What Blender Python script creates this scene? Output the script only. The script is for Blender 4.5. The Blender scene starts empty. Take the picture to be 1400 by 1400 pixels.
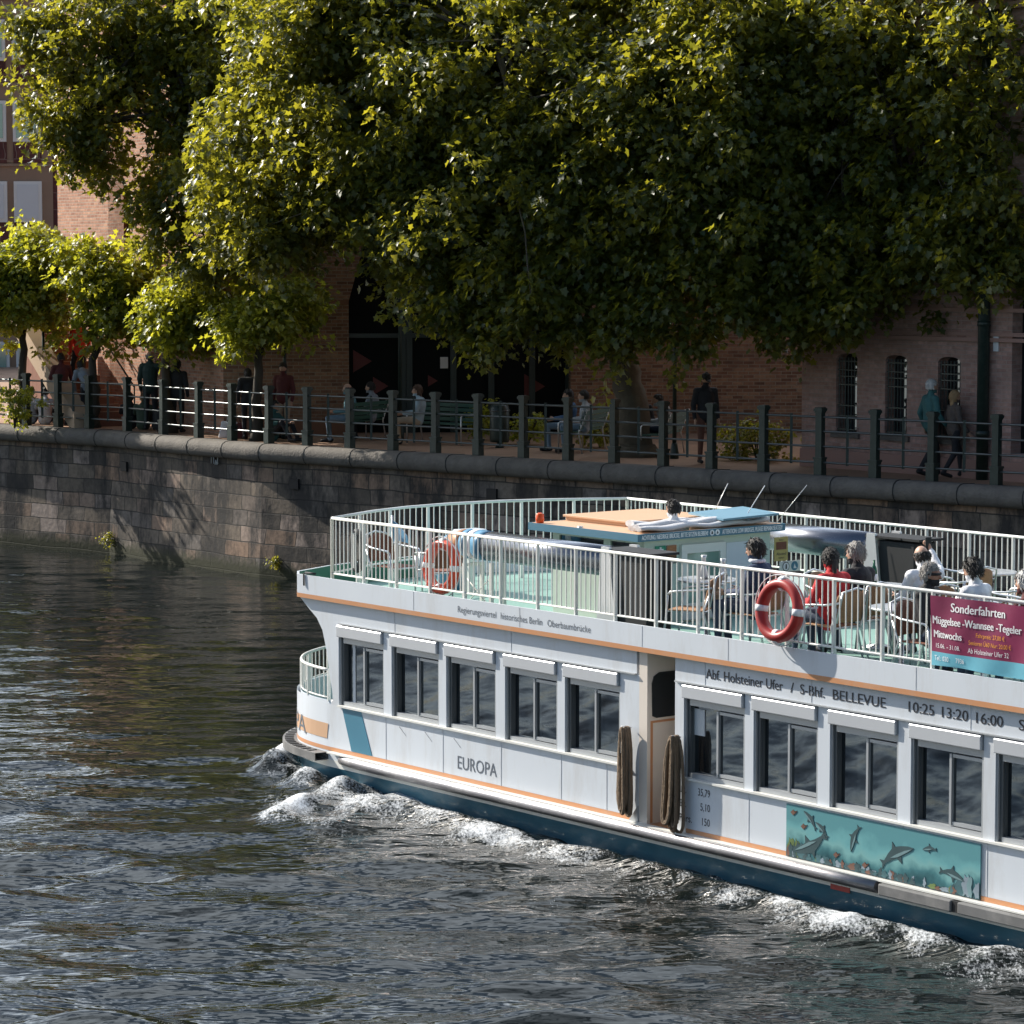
import bpy, math, random
import numpy as np
from mathutils import Vector, Matrix
C = bpy.context; D = bpy.data; SC = C.scene
R = math.radians; PI = math.pi
# ------------------------------------------------------------------ camera, sky, sun, exposure
CAMH = 6.85; FPX = 4000.0; PITCH = math.atan(348/4000)
cam = D.cameras.new('camera'); camo = D.objects.new('camera', cam); SC.collection.objects.link(camo)
cam.sensor_width = 36; cam.lens = 36*FPX/1400; cam.clip_start = .5; cam.clip_end = 3000
camo.location = (0, 0, CAMH); camo.rotation_euler = (PI/2-PITCH, 0, 0)
SC.camera = camo
SUN_EL = R(34); SUN_AZ = math.atan2(-.83, .56)      # from +Y, towards the left and a little behind the scene
sdir = Vector((math.sin(SUN_AZ)*math.cos(SUN_EL), math.cos(SUN_AZ)*math.cos(SUN_EL), math.sin(SUN_EL)))
w = D.worlds.new('World'); SC.world = w; w.use_nodes = True
nt = w.node_tree; sky = nt.nodes.new('ShaderNodeTexSky'); sky.sky_type = 'NISHITA'
sky.sun_disc = False; sky.sun_elevation = SUN_EL; sky.sun_rotation = SUN_AZ
# bright broken cloud in the sky ahead and to the left (seen only as light and in the water)
def _n(t, **k):
    n = nt.nodes.new(t)
    for a, b in k.items(): setattr(n, a, b)
    return n
tcw = _n('ShaderNodeTexCoord'); mpw = _n('ShaderNodeMapping'); mpw.inputs['Scale'].default_value = (1, 1, 2.2); nt.links.new(tcw.outputs['Generated'], mpw.inputs[0])
cl = _n('ShaderNodeTexNoise'); cl.inputs['Scale'].default_value = 2.6; cl.inputs['Detail'].default_value = 9; cl.inputs['Roughness'].default_value = .6; nt.links.new(mpw.outputs[0], cl.inputs[0])
clr = _n('ShaderNodeValToRGB'); clr.color_ramp.elements[0].position = .45; clr.color_ramp.elements[1].position = .55; nt.links.new(cl.outputs[0], clr.inputs[0])
sxw = _n('ShaderNodeSeparateXYZ'); nt.links.new(tcw.outputs['Generated'], sxw.inputs[0])
msk = _n('ShaderNodeMapRange'); msk.inputs[1].default_value = -.1; msk.inputs[2].default_value = .5; nt.links.new(sxw.outputs[1], msk.inputs[0])
mm_ = _n('ShaderNodeMath', operation='MULTIPLY'); nt.links.new(clr.outputs[0], mm_.inputs[0]); nt.links.new(msk.outputs[0], mm_.inputs[1])
mxw = _n('ShaderNodeMix', data_type='RGBA'); mxw.inputs[7].default_value = (20.5, 22.8, 25.5, 1); nt.links.new(mm_.outputs[0], mxw.inputs[0]); nt.links.new(sky.outputs[0], mxw.inputs[6])
nt.links.new(mxw.outputs[2], nt.nodes['Background'].inputs[0]); nt.nodes['Background'].inputs[1].default_value = .085
sl = D.lights.new('sun', 'SUN'); sl.energy = 5.0; sl.angle = R(.5); sl.color = (1, .93, .82)
so = D.objects.new('sun', sl); SC.collection.objects.link(so)
so.rotation_euler = (-sdir).to_track_quat('-Z', 'Y').to_euler()
SC.view_settings.view_transform = 'Standard'; SC.view_settings.look = 'None'
SC.view_settings.exposure = 0.55; SC.view_settings.gamma = 1
SC.cycles.max_bounces = 8; SC.cycles.caustics_reflective = False; SC.cycles.caustics_refractive = False
SC.cycles.sample_clamp_indirect = 6
rng = np.random.default_rng(7); random.seed(7)
WATER = -.10; PROM = 2.8; DECK = 2.30
# ------------------------------------------------------------------ measuring helpers
cp, sp = math.cos(PITCH), math.sin(PITCH)
def ray(u, v):
    x = (u-700)/FPX; y = -(v-700)/FPX
    return Vector((x, cp+y*sp, -sp+y*cp))
def atz(u, v, z):
    d = ray(u, v); t = (z-CAMH)/d.z
    return Vector((0, 0, CAMH))+d*t
def atY(u, v, Y):
    d = ray(u, v); return Vector((0, 0, CAMH))+d*(Y/d.y)
YAW = R(38.3)
BA = Vector((math.sin(YAW), -math.cos(YAW), 0)); BB = Vector((math.cos(YAW), math.sin(YAW), 0))
BO = Vector((.3052, 34.677, 0))
BROT = math.atan2(BA.y, BA.x)
def BL(x, y, z=0): return BO+BA*x+BB*y+Vector((0, 0, z))
def onx(u, v, x):                    # where a sight line meets the boat's cross plane x: (y, z)
    d = ray(u, v); c = Vector((0, 0, CAMH))
    t = (x-(c-BO).dot(BA))/d.dot(BA); q = c+d*t-BO
    return q.dot(BB), q.z
# ------------------------------------------------------------------ object helpers
def link(o, parent=None):
    SC.collection.objects.link(o)
    if parent is not None: o.parent = parent
    return o
def tag(o, label=None, cat=None, group=None, kind=None):
    if label: o['label'] = label
    if cat: o['category'] = cat
    if group: o['group'] = group
    if kind: o['kind'] = kind
    return o
def thing(name, label, cat, loc=(0, 0, 0), rz=0, group=None):
    o = D.objects.new(name, None); o.empty_display_size = .2; o.location = loc; o.rotation_euler = (0, 0, rz)
    return tag(link(o), label, cat, group)
def dup(root, loc, rz, label=None, group=None):
    r = root.copy(); link(r); r.location = loc; r.rotation_euler = (0, 0, rz)
    if label: r['label'] = label
    if group: r['group'] = group
    for ch in list(root.children):
        c = ch.copy(); link(c, r)
        for g in list(ch.children):
            link(g.copy(), c)
    return r
class MB:
    def __init__(s): s.v = []; s.f = []; s.m = []; s.s = []
    def add(s, vs, fs, mi=0, sm=False):
        o = len(s.v); s.v += [tuple(p) for p in vs]
        for f in fs: s.f.append(tuple(i+o for i in f)); s.m.append(mi); s.s.append(sm)
        return s
    def box(s, x0, x1, y0, y1, z0, z1, mi=0):
        return s.add([(x, y, z) for z in (z0, z1) for y in (y0, y1) for x in (x0, x1)],
                     [(0, 2, 3, 1), (4, 5, 7, 6), (0, 1, 5, 4), (2, 6, 7, 3), (0, 4, 6, 2), (1, 3, 7, 5)], mi)
    def bar(s, p0, p1, w, h, mi=0):           # square bar from p0 to p1
        p0 = Vector(p0); p1 = Vector(p1); d = (p1-p0).normalized()
        up = Vector((0, 0, 1)) if abs(d.z) < .95 else Vector((1, 0, 0))
        a = d.cross(up).normalized()*w/2; b = a.cross(d).normalized()*h/2
        vs = [p+x*a+y*b for p in (p0, p1) for y in (-1, 1) for x in (-1, 1)]
        return s.add(vs, [(0, 2, 3, 1), (4, 5, 7, 6), (0, 1, 5, 4), (2, 6, 7, 3), (0, 4, 6, 2), (1, 3, 7, 5)], mi)
    def tube(s, pts, r, seg=8, mi=0, closed=False, caps=True, flat=(1, 1), up=None):
        P = [Vector(p) for p in pts]; n = len(P)
        rs = r if hasattr(r, '__len__') else [r]*n
        u = None; vs = []
        for i, p in enumerate(P):
            if closed: t = (P[(i+1) % n]-P[i-1])
            else: t = P[min(i+1, n-1)]-P[max(i-1, 0)]
            t = t.normalized()
            if u is None:
                u = Vector(up) if up else (Vector((0, 0, 1)) if abs(t.z) < .9 else Vector((0, 1, 0)))
            u = (u-t*u.dot(t)).normalized(); w_ = t.cross(u)
            for k in range(seg):
                a = 2*PI*k/seg
                vs.append(p+u*(math.cos(a)*rs[i]*flat[0])+w_*(math.sin(a)*rs[i]*flat[1]))
        fs = []
        for i in range(n if closed else n-1):
            j = (i+1) % n
            for k in range(seg):
                l = (k+1) % seg
                fs.append((i*seg+k, i*seg+l, j*seg+l, j*seg+k))
        s.add(vs, fs, mi, True)
        if caps and not closed:
            o = len(s.v)-len(vs)
            s.f.append(tuple(o+k for k in reversed(range(seg)))); s.m.append(mi); s.s.append(False)
            s.f.append(tuple(o+(n-1)*seg+k for k in range(seg))); s.m.append(mi); s.s.append(False)
        return s
    def capsule(s, p0, p1, r0, r1, seg=12, flat=(1, 1), up=None, mi=0):
        p0 = Vector(p0); p1 = Vector(p1); d = p1-p0; L = max(d.length, 1e-5); d = d/L
        pts = []; rs = []
        for a in (-88, -60, -30, 0):
            pts.append(p0+d*(r0*math.sin(R(a)))); rs.append(max(r0*math.cos(R(a)), .0006))
        for a in (0, 30, 60, 88):
            pts.append(p1+d*(r1*math.sin(R(a))+1e-4)); rs.append(max(r1*math.cos(R(a)), .0006))
        return s.tube(pts, rs, seg, mi, flat=flat, up=up)
    def ell(s, c, r, rot=None, seg=16, rings=10, mi=0):
        vs = []; fs = []; c = Vector(c)
        for i in range(1, rings):
            a = PI*i/rings
            for k in range(seg):
                b = 2*PI*k/seg
                p = Vector((r[0]*math.sin(a)*math.cos(b), r[1]*math.sin(a)*math.sin(b), r[2]*math.cos(a)))
                if rot is not None: p = rot @ p
                vs.append(c+p)
        t = Vector((0, 0, r[2])); t = rot @ t if rot is not None else t
        vs += [c+t, c-t]; T = len(vs)-2
        for i in range(rings-2):
            for k in range(seg):
                l = (k+1) % seg
                fs.append((i*seg+k, (i+1)*seg+k, (i+1)*seg+l, i*seg+l))
        for k in range(seg):
            l = (k+1) % seg
            fs.append((T, k, l)); fs.append((T+1, (rings-2)*seg+l, (rings-2)*seg+k))
        return s.add(vs, fs, mi, True)
    def lathe(s, prof, c=(0, 0, 0), seg=20, mi=0, sm=True):
        vs = [(c[0]+r*math.cos(2*PI*k/seg), c[1]+r*math.sin(2*PI*k/seg), c[2]+z) for r, z in prof for k in range(seg)]
        n = len(prof); fs = [(i*seg+k, i*seg+(k+1) % seg, (i+1)*seg+(k+1) % seg, (i+1)*seg+k) for i in range(n-1) for k in range(seg)]
        s.add(vs, fs, mi, sm); o = len(s.v)-len(vs)
        s.f.append(tuple(o+k for k in reversed(range(seg)))); s.m.append(mi); s.s.append(False)
        s.f.append(tuple(o+(n-1)*seg+k for k in range(seg))); s.m.append(mi); s.s.append(False)
        return s
    def prism(s, poly, fn, t0, t1, mi=0):     # polygon in (a, b) placed by fn(a, b, t), thick from t0 to t1
        n = len(poly); vs = [fn(a, b, t0) for a, b in poly]+[fn(a, b, t1) for a, b in poly]
        fs = [tuple(range(n)), tuple(range(2*n-1, n-1, -1))]+[(i, i+n, (i+1) % n+n, (i+1) % n) for i in range(n)]
        return s.add(vs, fs, mi)
    def build(s, name, mats, parent=None, bevel=0, uv=None):
        me = D.meshes.new(name); me.from_pydata(s.v, [], s.f)
        for m in (mats if isinstance(mats, (list, tuple)) else [mats]): me.materials.append(m)
        me.polygons.foreach_set('material_index', s.m); me.polygons.foreach_set('use_smooth', s.s)
        if uv is not None:
            l = me.uv_layers.new(name='UVMap'); co = np.array(uv, dtype=np.float32)
            idx = np.empty(len(me.loops), dtype=np.int32); me.loops.foreach_get('vertex_index', idx)
            l.data.foreach_set('uv', co[idx].ravel())
        me.update(); o = link(D.objects.new(name, me), parent)
        if bevel:
            b = o.modifiers.new('bevel', 'BEVEL'); b.width = bevel; b.segments = 2; b.limit_method = 'ANGLE'; b.angle_limit = R(50)
        return o
# ------------------------------------------------------------------ materials
def base(name):
    m = D.materials.new(name); m.use_nodes = True
    return m, m.node_tree, m.node_tree.nodes['Principled BSDF']
def N(t, typ, **k):
    n = t.nodes.new(typ)
    for a, b in k.items():
        if a.startswith('i_'): n.inputs[int(a[2:]) if a[2:].isdigit() else a[2:]].default_value = b
        else: setattr(n, a, b)
    return n
def mat(name, col, rough=.5, metal=0, var=.12, vs=3., bump=0, bs=40., dirt=None, dirt_s=2., dirt_a=.3, coat=0, stretch=(1, 1, 1)):
    m, t, b = base(name)
    tc = N(t, 'ShaderNodeTexCoord'); mp = N(t, 'ShaderNodeMapping'); mp.inputs['Scale'].default_value = stretch
    t.links.new(tc.outputs['Object'], mp.inputs[0])
    n = N(t, 'ShaderNodeTexNoise'); n.inputs['Scale'].default_value = vs; n.inputs['Detail'].default_value = 6
    t.links.new(mp.outputs[0], n.inputs[0])
    mx = N(t, 'ShaderNodeMix', data_type='RGBA')
    mx.inputs[6].default_value = (*[c*(1-var) for c in col], 1); mx.inputs[7].default_value = (*[min(1, c*(1+var)) for c in col], 1)
    t.links.new(n.outputs[0], mx.inputs[0]); out = mx.outputs[2]
    if dirt:
        n2 = N(t, 'ShaderNodeTexNoise'); n2.inputs['Scale'].default_value = dirt_s; n2.inputs['Detail'].default_value = 9; n2.inputs['Roughness'].default_value = .7
        t.links.new(mp.outputs[0], n2.inputs[0])
        cr = N(t, 'ShaderNodeValToRGB'); cr.color_ramp.elements[0].position = .5; cr.color_ramp.elements[1].position = .78
        cr.color_ramp.elements[1].color = (dirt_a,)*3+(1,)
        t.links.new(n2.outputs[0], cr.inputs[0])
        m2 = N(t, 'ShaderNodeMix', data_type='RGBA'); m2.inputs[7].default_value = (*dirt, 1)
        t.links.new(cr.outputs[0], m2.inputs[0]); t.links.new(out, m2.inputs[6]); out = m2.outputs[2]
    t.links.new(out, b.inputs['Base Color'])
    b.inputs['Roughness'].default_value = rough; b.inputs['Metallic'].default_value = metal
    if coat: b.inputs['Coat Weight'].default_value = coat
    if bump:
        n3 = N(t, 'ShaderNodeTexNoise'); n3.inputs['Scale'].default_value = bs; n3.inputs['Detail'].default_value = 4
        t.links.new(mp.outputs[0], n3.inputs[0])
        bp = N(t, 'ShaderNodeBump'); bp.inputs['Strength'].default_value = bump; bp.inputs['Distance'].default_value = .02
        t.links.new(n3.outputs[0], bp.inputs['Height']); t.links.new(bp.outputs[0], b.inputs['Normal'])
    return m
def brick_mat(name, bw, bh, mortar, stops, mcol, dark=None, dark_a=.8, bump=.6, msize=.012, streak=False, moss=False, rough=.85, nscale=1.4, dpos=(.48, .66), sq=(1, 2, .5)):
    """Bricks or stone blocks laid in the UV map (metres): every block its own tone."""
    m, t, b = base(name); uv = N(t, 'ShaderNodeUVMap')
    br = N(t, 'ShaderNodeTexBrick'); br.inputs['Scale'].default_value = 1
    br.inputs['Color1'].default_value = (0, 0, 0, 1); br.inputs['Color2'].default_value = (1, 1, 1, 1); br.inputs['Mortar'].default_value = (.5, .5, .5, 1)
    br.inputs['Mortar Size'].default_value = mortar; br.inputs['Mortar Smooth'].default_value = .3
    br.squash = sq[0]; br.squash_frequency = sq[1]; br.offset = sq[2]
    br.inputs['Brick Width'].default_value = bw; br.inputs['Row Height'].default_value = bh
    wv = N(t, 'ShaderNodeTexNoise'); wv.inputs['Scale'].default_value = 1.2; t.links.new(uv.outputs[0], wv.inputs[0])
    vm = N(t, 'ShaderNodeVectorMath', operation='MULTIPLY_ADD'); vm.inputs[1].default_value = (bh*.7, bh*.24, 0)
    t.links.new(wv.outputs['Color'], vm.inputs[0]); t.links.new(uv.outputs[0], vm.inputs[2]); t.links.new(vm.outputs[0], br.inputs[0])
    cr = N(t, 'ShaderNodeValToRGB'); e = cr.color_ramp.elements
    for i, (p, c) in enumerate(stops):
        el = e[i] if i < 2 else e.new(p)
        el.position = p; el.color = (*c, 1)
    t.links.new(br.outputs['Color'], cr.inputs[0])
    n = N(t, 'ShaderNodeTexNoise'); n.inputs['Scale'].default_value = 9; n.inputs['Detail'].default_value = 8; t.links.new(uv.outputs[0], n.inputs[0])
    mul = N(t, 'ShaderNodeMix', data_type='RGBA', blend_type='OVERLAY'); mul.inputs[0].default_value = .55
    t.links.new(cr.outputs[0], mul.inputs[6]); t.links.new(n.outputs[0], mul.inputs[7]); out = mul.outputs[2]
    mm = N(t, 'ShaderNodeMix', data_type='RGBA'); mm.inputs[7].default_value = (*mcol, 1)
    t.links.new(br.outputs['Fac'], mm.inputs[0]); t.links.new(out, mm.inputs[6]); out = mm.outputs[2]
    if dark:
        mp = N(t, 'ShaderNodeMapping'); mp.inputs['Scale'].default_value = (1, .35, 1) if streak else (1, 1, 1)
        t.links.new(uv.outputs[0], mp.inputs[0])
        n2 = N(t, 'ShaderNodeTexNoise'); n2.inputs['Scale'].default_value = nscale; n2.inputs['Detail'].default_value = 10; n2.inputs['Roughness'].default_value = .72
        t.links.new(mp.outputs[0], n2.inputs[0])
        c2 = N(t, 'ShaderNodeValToRGB'); c2.color_ramp.elements[0].position = dpos[0]; c2.color_ramp.elements[1].position = dpos[1]
        c2.color_ramp.elements[1].color = (dark_a,)*3+(1,)
        t.links.new(n2.outputs[0], c2.inputs[0])
        m3 = N(t, 'ShaderNodeMix', data_type='RGBA'); m3.inputs[7].default_value = (*dark, 1)
        t.links.new(c2.outputs[0], m3.inputs[0]); t.links.new(out, m3.inputs[6]); out = m3.outputs[2]
    if moss:                                    # a wet, weedy tidemark along the water
        sx = N(t, 'ShaderNodeSeparateXYZ'); t.links.new(uv.outputs[0], sx.inputs[0])
        ma = N(t, 'ShaderNodeMath', operation='MULTIPLY_ADD'); ma.inputs[1].default_value = .42; t.links.new(n.outputs[0], ma.inputs[0]); t.links.new(sx.outputs[1], ma.inputs[2])
        c3 = N(t, 'ShaderNodeValToRGB'); c3.color_ramp.elements[0].position = .28; c3.color_ramp.elements[1].position = .5
        c3.color_ramp.elements[0].color = (1, 1, 1, 1); c3.color_ramp.elements[1].color = (0, 0, 0, 1)
        t.links.new(ma.outputs[0], c3.inputs[0])
        m4 = N(t, 'ShaderNodeMix', data_type='RGBA'); m4.inputs[7].default_value = (.03, .032, .012, 1)
        t.links.new(c3.outputs[0], m4.inputs[0]); t.links.new(out, m4.inputs[6]); out = m4.outputs[2]
    t.links.new(out, b.inputs['Base Color']); b.inputs['Roughness'].default_value = rough
    b1 = N(t, 'ShaderNodeBump', invert=True); b1.inputs['Strength'].default_value = bump; b1.inputs['Distance'].default_value = msize
    t.links.new(br.outputs['Fac'], b1.inputs['Height'])
    b2 = N(t, 'ShaderNodeBump'); b2.inputs['Strength'].default_value = .5; b2.inputs['Distance'].default_value = .015
    t.links.new(n.outputs[0], b2.inputs['Height']); t.links.new(b1.outputs[0], b2.inputs['Normal']); t.links.new(b2.outputs[0], b.inputs['Normal'])
    return m
def leaf_mat(name, c0, c1, t0, t1):
    m, t, b = base(name); t.nodes.remove(b); out = t.nodes['Material Output']
    at = N(t, 'ShaderNodeAttribute', attribute_name='tone')
    def two(a, b_):
        mx = N(t, 'ShaderNodeMix', data_type='RGBA'); mx.inputs[6].default_value = (*a, 1); mx.inputs[7].default_value = (*b_, 1)
        t.links.new(at.outputs['Fac'], mx.inputs[0]); return mx.outputs[2]
    p = N(t, 'ShaderNodeBsdfPrincipled'); p.inputs['Roughness'].default_value = .44; p.inputs['Specular IOR Level'].default_value = .38
    t.links.new(two(c0, c1), p.inputs['Base Color'])
    tb = N(t, 'ShaderNodeBsdfTranslucent'); t.links.new(two(t0, t1), tb.inputs[0])
    ad = N(t, 'ShaderNodeAddShader'); t.links.new(p.outputs[0], ad.inputs[0]); t.links.new(tb.outputs[0], ad.inputs[1])
    t.links.new(ad.outputs[0], out.inputs[0])
    return m
M = {}
M['white'] = mat('white_paint', (.69, .735, .79), .30, var=.06, vs=1.0, dirt=(.42, .38, .33), dirt_s=2.6, dirt_a=.42, bump=.16, bs=2.0, stretch=(1, 1, .22))
M['seam'] = mat('weld_seam', (.61, .635, .67), .4, var=.2)
M['white2'] = mat('rail_white', (.78, .78, .74), .38, var=.05, vs=6)
M['cream'] = mat('cream_panel', (.78, .70, .62), .5, var=.06)
M['orange'] = mat('orange_paint', (.60, .28, .13), .45, var=.12, vs=1.5, dirt=(.50, .38, .30), dirt_s=4, dirt_a=.6)
M['boot'] = mat('blue_hull_paint', (.045, .15, .215), .35, var=.35, vs=2, dirt=(.18, .26, .29), dirt_s=3, dirt_a=.7, stretch=(1, 1, 2.5))
M['teal'] = mat('teal_paint', (.06, .22, .32), .45, var=.08)
M['alu'] = mat('aluminium', (.62, .63, .64), .35, metal=.75, var=.08)
M['grey'] = mat('grey_frame', (.42, .44, .46), .4, metal=.3, var=.08)
M['hood'] = mat('hood_grey', (.56, .58, .61), .35, metal=.2, var=.08, vs=2)
M['jamb_shade'] = mat('shaded_jamb', (.10, .11, .115), .5, var=.1)  # dark tone for the left window jambs, their shade put into the colour
M['rub'] = mat('steel_rub_rail', (.26, .25, .26), .38, metal=.7, var=.3, vs=4, dirt=(.75, .72, .7), dirt_s=3.5, dirt_a=.75, stretch=(.4, 1, 2))
M['rubber'] = mat('black_rubber', (.028, .03, .032), .6, var=.3)
M['fender'] = mat('grey_fender', (.16, .16, .16), .6, var=.3, vs=4, dirt=(.4, .38, .36), dirt_a=.4)
M['mint'] = mat('mint_deck', (.22, .38, .33), .6, var=.10, vs=2, dirt=(.16, .3, .25), dirt_s=2, dirt_a=.5)
M['dgreen'] = mat('dark_green_paint', (.015, .13, .08), .4, var=.1)
M['tube'] = mat('dark_gloss_tube', (.24, .25, .28), .26, metal=.95, var=.1)
M['copper'] = mat('copper_paint', (.50, .24, .12), .3, metal=.3, var=.15)
M['bandblue'] = mat('blue_band', (.09, .25, .40), .35, var=.08)
M['wicker'] = mat('wicker', (.38, .20, .10), .6, var=.35, vs=60, bump=.6, bs=120)
M['wickerd'] = mat('dark_wicker', (.22, .075, .04), .6, var=.3, vs=60, bump=.6, bs=120)
M['roof'] = mat('orange_roof', (.62, .39, .24), .5, var=.08, vs=2, dirt=(.5, .3, .18), dirt_a=.3)
M['roofblue'] = mat('blue_hatch', (.17, .32, .42), .4, var=.1)
M['signblue'] = mat('sign_blue', (.07, .19, .27), .45, var=.06)
M['black'] = mat('black', (.012, .013, .015), .7, var=.2)
M['ink'] = mat('black_lettering', (.025, .028, .04), .5, var=.1)
M['inkgrey'] = mat('grey_lettering', (.13, .15, .18), .5, var=.1)
M['lettering'] = mat('white_lettering', (.82, .82, .84), .5, var=.03)
M['yellowtext'] = mat('orange_lettering', (.85, .36, .03), .5, var=.03)
M['fabric'] = mat('grey_fabric', (.60, .59, .60), .8, var=.12, vs=5, bump=.5, bs=14)
M['magenta'] = mat('magenta_banner', (.22, .018, .075), .45, var=.4, vs=2.2)
M['cyan'] = mat('cyan_band', (.14, .44, .56), .45, var=.3, vs=5)
M['red'] = mat('ring_red', (.37, .026, .022), .4, var=.1)
M['redo'] = mat('ring_orange_red', (.66, .075, .03), .4, var=.1)
M['rope'] = mat('old_rope', (.21, .15, .10), .9, var=.45, vs=30, bump=1, bs=90, stretch=(1, 1, .4))
M['yellow'] = mat('yellow_sign', (.58, .44, .16), .5, var=.05)
M['green'] = mat('sign_green', (.02, .26, .16), .5, var=.05)
M['steel'] = mat('steel_white', (.70, .70, .70), .35, metal=.4, var=.08)
M['iron'] = mat('green_iron', (.014, .030, .025), .42, metal=.0, var=.25, vs=12, dirt=(.10, .11, .10), dirt_s=9, dirt_a=.35)
M['rail'] = mat('worn_iron_rail', (.11, .12, .12), .28, metal=.6, var=.2, vs=9)
M['coping'] = mat('granite_coping', (.15, .135, .118), .85, var=.4, vs=4.5, bump=.9, bs=24, dirt=(.07, .065, .06), dirt_s=1.6, dirt_a=.75)
M['paving'] = mat('paving', (.36, .22, .14), .9, var=.25, vs=1.5, bump=.3, bs=12, dirt=(.22, .13, .09), dirt_a=.6)
M['bark'] = mat('bark', (.055, .045, .035), .9, var=.45, vs=8, bump=1, bs=20, stretch=(1, 1, .3))
M['barkpale'] = mat('plane_bark', (.10, .085, .062), .9, var=.5, vs=3, bump=.6, bs=12, dirt=(.2, .18, .12), dirt_a=.6)
M['darkdoor'] = mat('dark_storefront', (.004, .006, .007), .55, var=.2)
M['darkdoor'].node_tree.nodes['Principled BSDF'].inputs['Specular IOR Level'].default_value = .12
M['darkframe'] = mat('storefront_frame', (.018, .032, .034), .4, var=.2)
M['tri'] = mat('red_triangle', (.11, .012, .012), .5, var=.2)
M['void'] = mat('dark_interior', (.006, .006, .007), .7, var=.1)
M['concrete'] = mat('brown_concrete', (.30, .20, .14), .85, var=.12, vs=2, bump=.2, bs=12)
M['ramp'] = mat('ramp_concrete', (.46, .34, .24), .85, var=.1, vs=2)
M['winwhite'] = mat('window_white', (.75, .74, .72), .4, var=.04)
M['stepbrown'] = mat('brick_steps', (.24, .11, .075), .85, var=.2)
M['benchgreen'] = mat('bench_green', (.03, .10, .07), .4, var=.2)
M['skin'] = mat('skin', (.50, .29, .20), .5, var=.08)
M['skind'] = mat('tanned_skin', (.36, .18, .12), .5, var=.08)
M['bottle'] = mat('bottle_green', (.01, .11, .05), .1, var=.1)
M['lamporange'] = mat('orange_beacon', (.85, .10, .01), .2, var=.05)
def glass(name, col, rough=.03):
    m, t, b = base(name); b.inputs['Base Color'].default_value = (*col, 1); b.inputs['Roughness'].default_value = rough
    b.inputs['IOR'].default_value = 1.9; b.inputs['Specular IOR Level'].default_value = .8; b.inputs['Specular Tint'].default_value = (.85, .94, 1, 1)
    n = N(t, 'ShaderNodeTexNoise'); n.inputs['Scale'].default_value = 1.1; bp = N(t, 'ShaderNodeBump'); bp.inputs['Strength'].default_value = .03
    tc = N(t, 'ShaderNodeTexCoord'); t.links.new(tc.outputs['Object'], n.inputs[0]); t.links.new(n.outputs[0], bp.inputs['Height']); t.links.new(bp.outputs[0], b.inputs['Normal'])
    return m
M['glass'] = glass('dark_window_glass', (.012, .016, .020)); M['paleglass'] = glass('pale_window_glass', (.22, .36, .31), .08)
M['blind'] = mat('white_blind', (.66, .68, .70), .7, var=.04)
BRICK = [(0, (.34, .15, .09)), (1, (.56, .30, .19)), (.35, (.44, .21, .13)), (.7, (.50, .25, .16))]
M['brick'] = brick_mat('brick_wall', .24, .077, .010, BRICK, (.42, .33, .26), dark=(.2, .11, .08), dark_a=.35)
M['brickshade'] = brick_mat('shaded_brick_wall', .25, .080, .010, [(0, (.16, .075, .045)), (1, (.36, .21, .13)), (.4, (.26, .13, .08)), (.8, (.31, .17, .10))], (.30, .24, .18), dark=(.1, .06, .045), dark_a=.4)  # darker copy of the hall's brick, its shade put into the colour
M['brickred'] = brick_mat('red_brick_wall', .24, .077, .008, [(0, (.33, .19, .16)), (1, (.46, .29, .25)), (.5, (.39, .24, .20))], (.36, .28, .25), dark=(.22, .16, .14), dark_a=.4)
STONE = [(0, (.06, .05, .042)), (1, (.36, .29, .25)), (.22, (.12, .098, .078)), (.45, (.21, .165, .125)), (.65, (.16, .14, .125)), (.82, (.28, .18, .12))]
M['stone'] = brick_mat('quay_stone', .92, .335, .013, STONE, (.05, .045, .04), dark=(.022, .021, .021), dark_a=.94, bump=1, msize=.04, streak=True, moss=True, nscale=1.25, dpos=(.44, .58), sq=(.62, 3, .37))
# ------------------------------------------------------------------ plan of the quay
Q = [(-50, 102.4), (-30, 86), (-12.4, 70.77), (-9.5, 68.4), (-7.3, 65.55), (-5.56, 63.5), (-2.68, 61.1), (0, 58.85), (2.49, 56.75), (4.81, 54.75), (7.26, 52.75), (9.06, 51.2), (14, 47.2), (32, 32)]
Q = [Vector((x, y, 0)) for x, y in Q]
def qlen():
    L = [0]
    for a, b in zip(Q, Q[1:]): L.append(L[-1]+(b-a).length)
    return L
QL = qlen()
def qat(s):
    for i in range(len(Q)-1):
        if s <= QL[i+1] or i == len(Q)-2:
            d = (Q[i+1]-Q[i]).normalized(); p = Q[i]+d*(s-QL[i]); return p, d, Vector((-d.y, d.x, 0))   # third: away from the water
def q_of_u(u, v0=590):                # arc length where the sight line's column crosses the quay edge
    for i in range(len(Q)-1):
        a, b = Q[i], Q[i+1]; k = (u-700)/FPX*(1/cp)   # X = k*Y near the horizon
        fa = a.x-k*a.y; fb = b.x-k*b.y
        if fa*fb <= 0 and i >= 1:
            t = fa/(fa-fb); return QL[i]+t*(QL[i+1]-QL[i])
    return 0
def qdist(p):
    best = 1e9
    for i in range(len(Q)-1):
        a, b = Q[i], Q[i+1]; d = b-a; t = max(0, min(1, (p-a).dot(d)/d.length_squared)); n = Vector((-d.y, d.x, 0)).normalized()
        c = a+d*t; l = Vector((p.x-c.x, p.y-c.y, 0)).length
        if l < abs(best): best = l if (Vector((p.x, p.y, 0))-c).dot(n) > 0 else -l
    return best
def prom(u, v, dmin=1.05):             # a spot on the promenade on that sight line, at least dmin behind the edge
    p = atz(u, v, PROM); k = p.x/p.y; Y = p.y
    while qdist(Vector((k*Y, Y, 0))) < dmin and Y < 75: Y += .08
    return Vector((k*Y, Y, PROM))
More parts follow.
